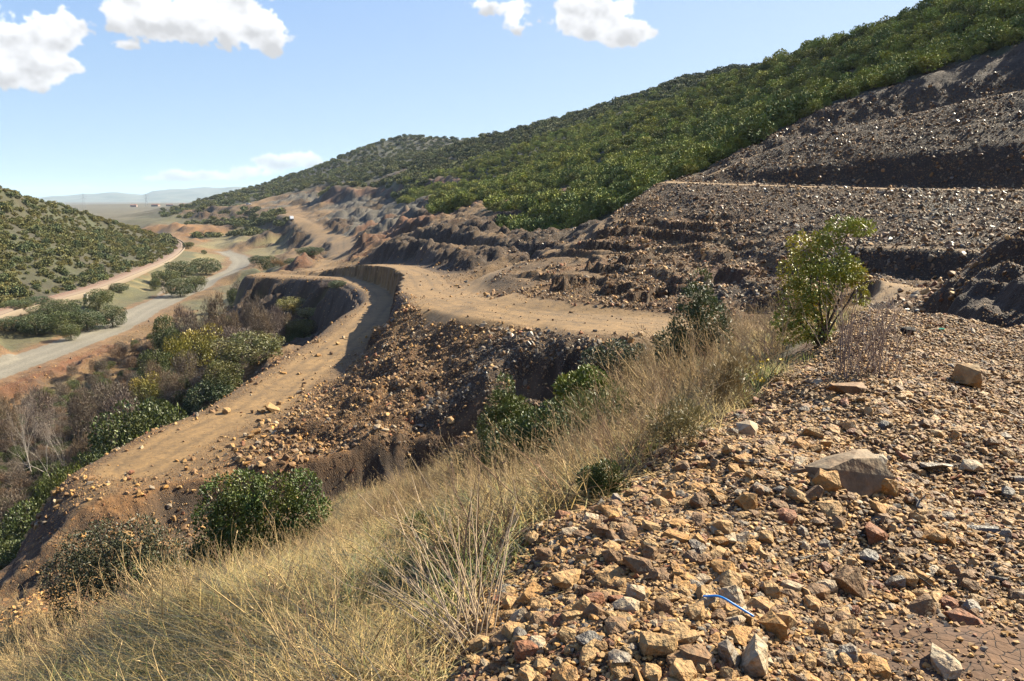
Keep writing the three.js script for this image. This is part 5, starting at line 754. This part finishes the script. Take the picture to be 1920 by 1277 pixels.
const oliveLeaf = leafMat.clone(); oliveLeaf.color.setRGB(1.75, 1.35, 1.3); const rustLeaf = leafMat.clone(); rustLeaf.color.setRGB(2.4, 1.05, .9);
const TREES = [
  // near the foot of the bench, left edge
  ['pale_bare', 42, 725, 84, 70, 'tall bare tree with a pale forked trunk at the far left of the valley wood'], ['pale_bare', 88, 770, 80, 56, 'slender bare pale tree just right of the tall forked one'], ['pale_bare', 112, 748, 82, 60, 'bare pale tree with crooked white limbs, right of three pale trunks'], ['bare', 8, 760, 92, 70, 'grey leafless tree cut by the left edge of the picture'], ['bare', 66, 735, 100, 70, 'grey leafless tree behind the pale forked trunk'],
  ['bare', 150, 738, 96, 90, 'brownish leafless tree in the wood above the big dark green tree'], ['bare', 205, 722, 100, 90, 'brown leafless tree under the red roadside bank'], ['bare', 252, 715, 104, 80, 'olive-brown thin tree by the road bank, left of the dark evergreen'], ['bare', 150, 825, 76, 70, 'low grey-brown leafless tree left of the big dark green tree'], ['bare', 185, 790, 84, 80, 'brown twiggy tree behind the big dark green tree'],
  ['green', 246, 758, 75, 150, 'big dark green tree with a broad round crown behind the brink of the bench'], ['green', 185, 850, 70, 100, 'dark shaded green tree at the left foot of the big round one'], ['green', 100, 886, 62, 84, 'green tree with a lumpy crown at the brink, third from the left edge'], ['green', 40, 960, 54, 110, 'low bluish-green tree at the left edge beside the rubble slope'], ['green', 12, 1030, 47, 90, 'dark green bush at the left edge where the rubble slope ends'], ['bare', 20, 925, 66, 90, 'brown twiggy bush before the pale trunks at the left edge'], ['green', 160, 895, 63, 70, 'dark evergreen in the shade right of the lumpy green tree'],
  ['green', 290, 668, 112, 62, 'dark evergreen tree at the edge of the road apron'], ['bare', 345, 672, 104, 84, 'purplish grey leafless tree right of the dark roadside evergreen'], ['bare', 385, 700, 96, 80, 'purplish leafless tree above the grey-green bush at the bench brink'], ['green', 392, 728, 90, 92, 'grey-green tree against the brink of the bench below the purplish trees'], ['green', 335, 790, 84, 56, 'small dark green tree just right of the big round one'], ['lime', 268, 712, 100, 50, 'small yellow-green tree between the brown thin tree and the dark evergreen'],
  ['olive', 468, 640, 98, 118, 'broad olive-green tree close to the small lower terrace'], ['bare', 445, 622, 104, 90, 'grey leafless tree directly behind the broad olive-green tree'], ['lime', 365, 618, 124, 84, 'bright yellow-green tree standing near the road bend'], ['lime', 330, 640, 118, 50, 'small yellow-green tree left of the bright one near the road bend'], ['olive', 415, 690, 92, 70, 'olive tree between the grey-green tree and the broad olive-green one'],
  ['bare', 400, 545, 150, 84, 'tall brown leafless tree in the group below the lower loop road'], ['bare', 345, 565, 150, 66, 'leafless brown tree at the roadside left of the tall brown one'], ['green', 308, 588, 152, 50, 'dark green roadside tree at the left end of the upper group'], ['green', 322, 612, 140, 50, 'green bush in front of the dark roadside tree'], ['bare', 470, 552, 144, 90, 'grey-purple leafless tree in the middle of the upper group'], ['bare', 512, 566, 138, 66, 'grey leafless tree next to the yellow-green ones in the upper group'], ['lime', 548, 556, 150, 64, 'tall yellow-green tree in the upper group'], ['lime', 592, 574, 146, 72, 'wide yellow-green tree at the foot of the dark loop slope'], ['green', 634, 584, 138, 40, 'green tree at the right end of the upper group under the lower road'], ['bare', 430, 580, 138, 80, 'low brown leafless tree in front of the tall brown one'], ['olive', 560, 596, 140, 60, 'shaded olive tree in front of the tall yellow-green one'], ['bare', 615, 570, 148, 50, 'leafless tree against the dark loop slope'], ['bare', 488, 590, 128, 80, 'leafless bush at the front of the upper group'],
  ['bare', 446, 525, 205, 56, 'small leafless tree beside the bend of the valley road'], ['shrub', 437, 538, 190, 26, 'dark round bush at the foot of the small leafless tree by the road bend'], ['shrub', 480, 520, 200, 40, 'green bush on the road side of the flat loading place'],
  ['bare', 285, 690, 108, 70, 'grey-brown leafless tree under the dark roadside evergreen'], ['bare', 320, 710, 98, 76, 'grey-brown leafless tree above the small dark green tree'], ['bare', 225, 745, 90, 80, 'thin brown tree between the red bank and the big dark green tree'], ['bare', 430, 660, 98, 70, 'purplish leafless tree squeezed between two olive trees'], ['bare', 375, 585, 142, 70, 'brown leafless tree at the front left of the upper group'], ['bare', 535, 585, 140, 70, 'grey leafless tree below the tall yellow-green one'],
  // between railway and road
  ['shrub', 310, 505, 270, 56, 'dark green bush on the bank between railway and road, lowest of the group'], ['shrub', 338, 488, 297, 60, 'dark green bush next to the railway kerb'], ['shrub', 384, 482, 310, 62, 'wide dark green bush alone on the meadow inside the road bend'], ['shrub', 335, 520, 242, 56, 'dark green bush by the road, above the pale spur track'], ['shrub', 365, 516, 254, 40, 'olive bush by the road right of the dark one above the spur'], ['shrub', 290, 520, 255, 22, 'small round bush on the grassy railway bank'], ['shrub', 222, 530, 236, 36, 'low bush spread along the railway edge'], ['shrub', 352, 453, 420, 22, 'dark bush at the end of the railway curve'], ['shrub', 458, 452, 500, 18, 'lone dark bush on the pale meadow'], ['shrub', 382, 468, 400, 12, 'tiny bush on the meadow inside the bend'],
  ['shrub', 30, 562, 184, 60, 'dark green bush beside the railway near the left edge'], ['shrub', 72, 555, 192, 60, 'second dark bush from the left beside the railway'], ['shrub', 120, 560, 186, 56, 'round green bush below the railway left of the white pillar'], ['shrub', 182, 540, 203, 56, 'tall dark green bush right beside the white pillar'], ['shrub', 20, 592, 168, 60, 'olive bush at the left edge above the green grass patch'], ['shrub', 64, 588, 169, 64, 'green bush above the green grass patch'], ['shrub', 112, 582, 172, 66, 'large dark green bush in the middle of the roadside clump'], ['shrub', 160, 578, 177, 64, 'dark bush in the roadside clump nearest the orange verge'], ['shrub', 208, 572, 183, 52, 'dark green bush at the right end of the roadside clump'], ['shrub', 130, 606, 165, 36, 'low bush at the front of the roadside clump by the verge'], ['shrub', 85, 570, 183, 60, 'bush behind the middle of the roadside clump'],
  // far
  ['shrub', 580, 462, 240, 56, 'bushy dark tree standing alone beside the far haul track'], ['rust', 526, 486, 270, 34, 'rusty brown tree by the loading place'], ['shrub', 505, 478, 300, 40, 'dark bush left of the rusty brown tree'], ['shrub', 548, 484, 262, 36, 'dark green bush right of the rusty brown tree'], ['shrub', 480, 478, 330, 30, 'bush at the edge of the pale meadow above the loading place'], ['shrub', 1190, 352, 150, 60, 'round tree on the bench end below the forest, nearest to the rubble crest'],
];
TREES.forEach((a) => valleyTree(...a));
{ // what grows between them, too thick to count
  const r = rngOf(880), a = [], b = [];
  for (let i = 0; i < 60000 && a.length + b.length < 2600; i++) { const t = (-40 + r() * 34) * DEG, R = Math.exp(lerp(Math.log(48), Math.log(190), r())), x = R * Math.sin(t), d = R * Math.cos(t), y = ground(x, d); if (y > -25 || kind[classAt(x, d)] === 5 || wayDist(WAYS.valley, x, d) < 11 + 9 * r() || x < -95 - 0 * d && wayDist(WAYS.valley, x, d) < 22) continue; if (edgeRoad(x, d)) continue; const s = .9 + r() * 1.5; (r() < .28 ? a : b).push({ x, y: CAM_Y + y - .1, z: -d, s: [s, s * (.8 + r() * .7), s], r: r() * 6.28, c: r() < .4 ? [1.35, 1.12, .9] : [1, 1, 1] }); }
  const g = thing('undergrowth', 'tangled undergrowth on the floor of the valley wood', null, null, 'stuff'); instanced(g, 'foliage', greens, leafMat, a); instanced(g, 'twig', hazes, leafMat, b);
}
function edgeRoad(x, d) { const P = WAYS.valley.pts; for (let i = 0; i + 1 < P.length; i++) { const t = (d - P[i].d) / (P[i + 1].d - P[i].d); if (t >= 0 && t <= 1) return x < lerp(P[i].x, P[i + 1].x, t); } return false; }

// ---------------------------------------------------------------- railway at the foot of the left hill
{
  const c = new THREE.CatmullRomCurve3(rail.map((p) => V(p.x, CAM_Y + p.y, -p.d))), N = 220, pts = c.getSpacedPoints(N), tan = pts.map((_, i) => V().subVectors(pts[Math.min(N, i + 1)], pts[Math.max(0, i - 1)]).setY(0).normalize());
  const ribbon = (prof, closed = true) => { const P = [], I = [], m = prof.length; pts.forEach((p, i) => { const s = V(-tan[i].z, 0, tan[i].x); for (const [o, h] of prof) P.push(p.x + s.x * o, p.y + h, p.z + s.z * o); }); for (let i = 0; i < N; i++) for (let k = 0; k < (closed ? m : m - 1); k++) { const a = i * m + k, b = i * m + (k + 1) % m; I.push(a, b, a + m, b, b + m, a + m); } const g = new THREE.BufferGeometry(); g.setAttribute('position', new THREE.Float32BufferAttribute(P, 3)); g.setIndex(I); g.computeVertexNormals(); return g; };
  const t = thing('railway_track', 'single railway track on a pale ballast bed curving along the foot of the left hill', 'railway');
  const mk = (r, g, b, ro = .9) => new THREE.MeshStandardMaterial({ color: new THREE.Color().setRGB(r, g, b), roughness: ro });
  part('ballast', ribbon([[-2.6, -1.2], [-1.7, .42], [1.7, .42], [2.6, -1.2]]), mk(.17, .12, .085), t);
  for (const s of [-.72, .72]) part('rail', ribbon([[s - .07, .40], [s - .05, .60], [s + .05, .60], [s + .07, .40]]), mk(.16, .085, .06, .6), t);
  part('kerb', ribbon([[2.8, -1.2], [2.8, .25], [3.2, .25], [3.2, -1.2]]), mk(.20, .155, .11), t); part('kerb', ribbon([[-3.2, -1.2], [-3.2, .3], [-2.85, .3], [-2.85, -1.2]]), mk(.19, .115, .08), t);
  const b = new THREE.BoxGeometry(1.6, 3.6, 2.6); const ab = solo('bridge_pillar', new THREE.CylinderGeometry(.55, .65, 3.4, 4, 1).rotateY(Math.PI / 4), mk(.38, .35, .29), 'short white masonry pillar at the edge of the railway between two dark bushes', 'pillar'); const p = at(161, 556, 208); place(ab, p.x, p.d, p.y - 1.0);
}
// ---------------------------------------------------------------- far things: vehicles, pylons, houses, mountains
const paint = (r, g, b, ro = .5, me = 0) => new THREE.MeshPhysicalMaterial({ color: new THREE.Color().setRGB(r, g, b), roughness: ro, metalness: me, clearcoat: ro < .5 ? .5 : 0 });
const extr = (shape, w) => { const g = new THREE.ExtrudeGeometry(new THREE.Shape(shape.map(([x, y]) => new THREE.Vector2(x, y))), { depth: w - .1, bevelEnabled: true, bevelSize: .05, bevelThickness: .05, bevelSegments: 2 }); g.translate(0, 0, -(w - .1) / 2); return g; };
function vehicle(name, label, category, body, glass, L_, w, wheels, px, py, D, turn) {
  const t = thing(name, label, category); part('body', extr(body, w), paint(.78, .78, .76, .35), t); for (const g of glass) part('window', extr(g, w + .03), paint(.02, .025, .03, .15), t);
  part('bumper', new THREE.BoxGeometry(.14, .22, w * .96).translate(L_ / 2 + .02, .52, 0), paint(.05, .05, .05, .8), t);
  for (const x of wheels) for (const s of [-1, 1]) { const wl = part('wheel', new THREE.TorusGeometry(.30, .12, 10, 20).translate(x, .42, s * (w / 2 - .08)), paint(.02, .02, .02, .9), t); part('rim', new THREE.CylinderGeometry(.2, .2, .16, 14).rotateX(Math.PI / 2).translate(x, .42, s * (w / 2 - .08)), paint(.5, .5, .5, .4, .6), wl); }
  for (const s of [-1, 1]) part('headlight', new THREE.CylinderGeometry(.13, .13, .06, 14).rotateZ(Math.PI / 2).translate(L_ / 2 + .03, .86, s * w * .36), paint(.8, .8, .78, .2), t);
  const p = at(px, py, D); place(t, p.x, p.d, ground(p.x, p.d)); t.rotation.y = turn; return t;
}
vehicle('delivery_van', 'white van parked at the brink of the far spoil bank beside the haul track', 'van', [[-2.6, .35], [2.5, .35], [2.6, 1.1], [2.0, 1.3], [1.4, 2.3], [-2.55, 2.4]], [[[1.98, 1.36], [1.45, 2.2], [.6, 2.2], [.6, 1.36]]], 5.2, 2.1, [-1.6, 1.6], 547, 414, 476, -1.2);
vehicle('parked_car', 'white car parked on the farthest quarry terrace below the hill', 'car', [[-2.2, .32], [2.15, .32], [2.2, .85], [1.1, 1.0], [.5, 1.5], [-1.2, 1.52], [-2.1, 1.05]], [[[.95, 1.03], [.45, 1.42], [-1.1, 1.44], [-1.55, 1.06]]], 4.4, 1.75, [-1.35, 1.35], 466, 385, 690, .1);
function pylon(label, px, pyBase, D, h) {
  const t = thing('power_pylon', label, 'pylon', null), L_ = [], s = h / 30, c = [[1, 1], [1, -1], [-1, -1], [-1, 1]], lev = [[0, 3], [8, 2.1], [16, 1.3], [23, .8], [30, .3]];
  for (let i = 0; i + 1 < lev.length; i++) for (let k = 0; k < 4; k++) { const [a, b] = c[k], [a2, b2] = c[(k + 1) % 4], [y0, r0] = lev[i], [y1, r1] = lev[i + 1]; limb(L_, V(a * r0 * s, y0 * s, b * r0 * s), V(a * r1 * s, y1 * s, b * r1 * s), .15, .14, 4); limb(L_, V(a * r0 * s, y0 * s, b * r0 * s), V(a2 * r1 * s, y1 * s, b2 * r1 * s), .07, .07, 4); limb(L_, V(a2 * r0 * s, y0 * s, b2 * r0 * s), V(a * r1 * s, y1 * s, b * r1 * s), .07, .07, 4); }
  const steel = paint(.24, .25, .27, .6, .4); part('tower', limbs(L_), steel, t);
  for (const y of [19, 23, 27]) { const w = (y === 23 ? 6 : 4.6) * s, A = []; limb(A, V(-w, y * s, 0), V(w, y * s, 0), .1, .1, 4); limb(A, V(-w, y * s, 0), V(0, (y + 2) * s, 0), .07, .07, 4); limb(A, V(w, y * s, 0), V(0, (y + 2) * s, 0), .07, .07, 4); const arm = part('crossarm', limbs(A), steel, t); for (const q of [-1, 1]) part('insulator', new THREE.LatheGeometry([[.05, 0], [.25, -.3], [.08, -.5], [.25, -.8], [.08, -1], [.22, -1.3], [.04, -1.6]].map(([a, b]) => new THREE.Vector2(a, b)), 8).translate(q * w * .95, y * s - .2, 0), paint(.3, .2, .15, .3), arm); }
  const p = at(px, pyBase, D); place(t, p.x, p.d, ground(p.x, p.d)); t.rotation.y = .5;
}
pylon('thin steel power pylon on the far plain above the left hill', 158, 392, 2150, 42); pylon('thin steel power pylon on the far plain left of the quarry terraces', 275, 386, 2300, 36);
function house(label, px, py, D, w, dp, h, wall, roof, turn) {
  const t = thing('farm_house', label, 'house'); part('wall', new THREE.BoxGeometry(w, h, dp).translate(0, h / 2, 0), paint(...wall, .9), t);
  const rf = new THREE.ExtrudeGeometry(new THREE.Shape([[-dp / 2 - .5, 0], [dp / 2 + .5, 0], [0, h * .42]].map(([a, b]) => new THREE.Vector2(a, b))), { depth: w + .8, bevelEnabled: false }); rf.translate(0, h + .01, -(w + .8) / 2).rotateY(Math.PI / 2); const R_ = part('roof', rf, paint(...roof, .9), t); part('chimney', new THREE.BoxGeometry(.8, 2.2, .8).translate(w * .25, h * 1.42, 0), paint(.35, .2, .15, .9), R_);
  part('door', new THREE.BoxGeometry(1.3, 2.3, .12).translate(-w * .05, 1.15, dp / 2 + .05), paint(.1, .06, .04, .7), t);
  for (const x of [-.33, .2, .36]) { const f = part('window', new THREE.BoxGeometry(1.5, 1.4, .1).translate(x * w, h * .58, dp / 2 + .05), paint(.5, .48, .45, .7), t); part('pane', new THREE.BoxGeometry(1.2, 1.1, .06).translate(x * w, h * .58, dp / 2 + .1), paint(.03, .04, .05, .1), f); }
  const p = at(px, py, D); place(t, p.x, p.d, ground(p.x, p.d) - .2); t.rotation.y = turn;
}
house('low house with a red roof on the far plain left of the knoll', 251, 388, 2200, 16, 9, 5.5, [.42, .30, .25], [.24, .12, .08], .2); house('brownish farm building on the far knoll', 292, 386, 2100, 20, 10, 5, [.26, .19, .15], [.20, .09, .06], -.2); house('small dark farm building on the right end of the far knoll', 318, 387, 2050, 17, 9, 4.5, [.24, .17, .13], [.17, .10, .08], .4); house('pale house on the far plain beside the quarry terraces', 342, 386, 2000, 12, 8, 4.5, [.48, .44, .38], [.28, .12, .08], .1);
{
  const prof = [[-700, 372], [-300, 374], [-100, 370], [60, 371], [120, 367], [170, 364], [215, 361], [268, 365], [290, 357], [330, 354], [400, 353], [440, 350], [480, 352], [560, 346], [700, 350], [1000, 356], [1500, 352], [2300, 360]].map(([px, py]) => { const p = at(px, py, 11500); return [p.x, p.y + 34]; });
  const NX = 300, NZ = 40, P = [], I = [], C = []; const top = (x) => { for (let i = 0; i + 1 < prof.length; i++) if (x <= prof[i + 1][0]) { const t = clamp((x - prof[i][0]) / (prof[i + 1][0] - prof[i][0]), 0, 1); return lerp(prof[i][1], prof[i + 1][1], t * t * (3 - 2 * t)); } return prof.at(-1)[1]; };
  for (let j = 0; j <= NZ; j++) for (let i = 0; i <= NX; i++) { const d = lerp(8300, 14500, j / NZ), x = lerp(-12500, 9500, i / NX), f = j / NZ < .52 ? sstep(0, .52, j / NZ) : 1 - .6 * sstep(.52, 1, j / NZ), y = top(x * 11500 / d) * f * (d / 11500) * (1 + .10 * fbm(x * .0009, d * .0009, 4) * (f < .99 ? 1 : .3)) + fbm(x * .0016 + 4, d * .0016, 4) * 24 * f * (1 - f) * 4; P.push(x, y - 3, -d); const g = .5 + .4 * fbm(x * .002, d * .002, 3); C.push(lerp(.05, .12, g), lerp(.07, .12, g), lerp(.05, .09, g)); }
  for (let j = 0; j < NZ; j++) for (let i = 0; i < NX; i++) { const a = j * (NX + 1) + i; I.push(a, a + 1, a + NX + 1, a + 1, a + NX + 2, a + NX + 1); }
  const g = new THREE.BufferGeometry(); g.setAttribute('position', new THREE.Float32BufferAttribute(P, 3)); g.setAttribute('color', new THREE.Float32BufferAttribute(C, 3)); g.setIndex(I); g.computeVertexNormals(); solo('distant_mountains', g, new THREE.MeshStandardMaterial({ vertexColors: true, roughness: 1 }), null, null, null, 'structure');
}
// ---------------------------------------------------------------- litter on the rubble
{
  const a = hit(1318, 1136, 1.6), b = hit(1412, 1174, 1.6), up = .035, A = V(a.x, CAM_Y + ground(a.x, a.d) + up, -a.d), B = V(b.x, CAM_Y + ground(b.x, b.d) + up, -b.d), mid = V().lerpVectors(A, B, .3).add(V(.004, .022, 0));
  const crv = new THREE.CatmullRomCurve3([A, mid, V().lerpVectors(A, B, .65).add(V(0, .014, 0)), B].map((p) => p.clone().sub(A))), g = new THREE.TubeGeometry(crv, 30, .0045, 8), o = solo('plastic_strip', g, new THREE.MeshPhysicalMaterial({ color: new THREE.Color().setRGB(.01, .22, .62), roughness: .3, clearcoat: .4 }), 'thin bright blue plastic tube lying across the stones near the bottom edge', 'plastic tube'); o.position.copy(A);
  const scrap = rock(961, 1, .25, .7, 14, .6), c = hit(1766, 622, 4), s1 = solo('plastic_scrap', scrap, paint(.01, .32, .16, .4), 'tiny bright green scrap on the far edge of the rubble shelf', 'litter'); place(s1, c.x, c.d, ground(c.x, c.d) + .03); s1.scale.setScalar(.075);
  const bk = rock(962, 1, .6, .8, 60, .9), e = hit(1702, 628, 4), s2 = solo('dark_hole', bk, paint(.012, .010, .010, .95), 'black lump standing in for the dark hole on the far rim of the rubble shelf', 'debris'); place(s2, e.x, e.d, ground(e.x, e.d) + .05); s2.scale.set(.14, .1, .14);  // black lump added where a dark hole shows in the rim
  const stick = (label, px, py, qx, qy, rad, mat) => { const p = hit(px, py, 1.6), q = hit(qx, qy, 1.6), P = V(p.x, CAM_Y + ground(p.x, p.d) + .03, -p.d), Q = V(q.x, CAM_Y + ground(q.x, q.d) + .03, -q.d), r = rngOf(px), L_ = []; let a0 = V(), ra = rad; for (let i = 1; i <= 5; i++) { const b0 = V().subVectors(Q, P).multiplyScalar(i / 5).add(unit(r).multiplyScalar(rad * .9)); limb(L_, a0, b0, ra, ra * .88, 7); if (i === 3) limb(L_, b0, b0.clone().add(V(.03, .05, .02)), ra * .5, ra * .2, 5); a0 = b0; ra *= .88; } const o2 = solo('dead_stick', limbs(L_), mat, label, 'stick'); o2.position.copy(P); };
  stick('grey weathered stick standing out of the gravel right of the big grey-topped boulder', 1706, 938, 1728, 968, .014, paleBarkMat); stick('thin bleached twig lying on the rubble left of the dark pointed stone', 1500, 1062, 1546, 1048, .004, paleBarkMat); stick('thin pale twig sticking up near the far right stones of the shelf', 1812, 752, 1820, 776, .004, paleBarkMat); stick('thin dark twig lying across the gravel above the dried mud', 1700, 1086, 1752, 1112, .006, barkMat);
}

// base colours above are relative to white paper in the open; set them against real-world reflectance
{ const seen = new Set(); scene.traverse((o) => { if (o.isMesh) for (const m of [].concat(o.material)) if (!seen.has(m)) { seen.add(m); m.color.multiplyScalar(.74); } }); }
scene.traverse((o) => { if (o.isMesh) { o.castShadow = true; o.receiveShadow = true; } });
renderer.render(scene, camera);
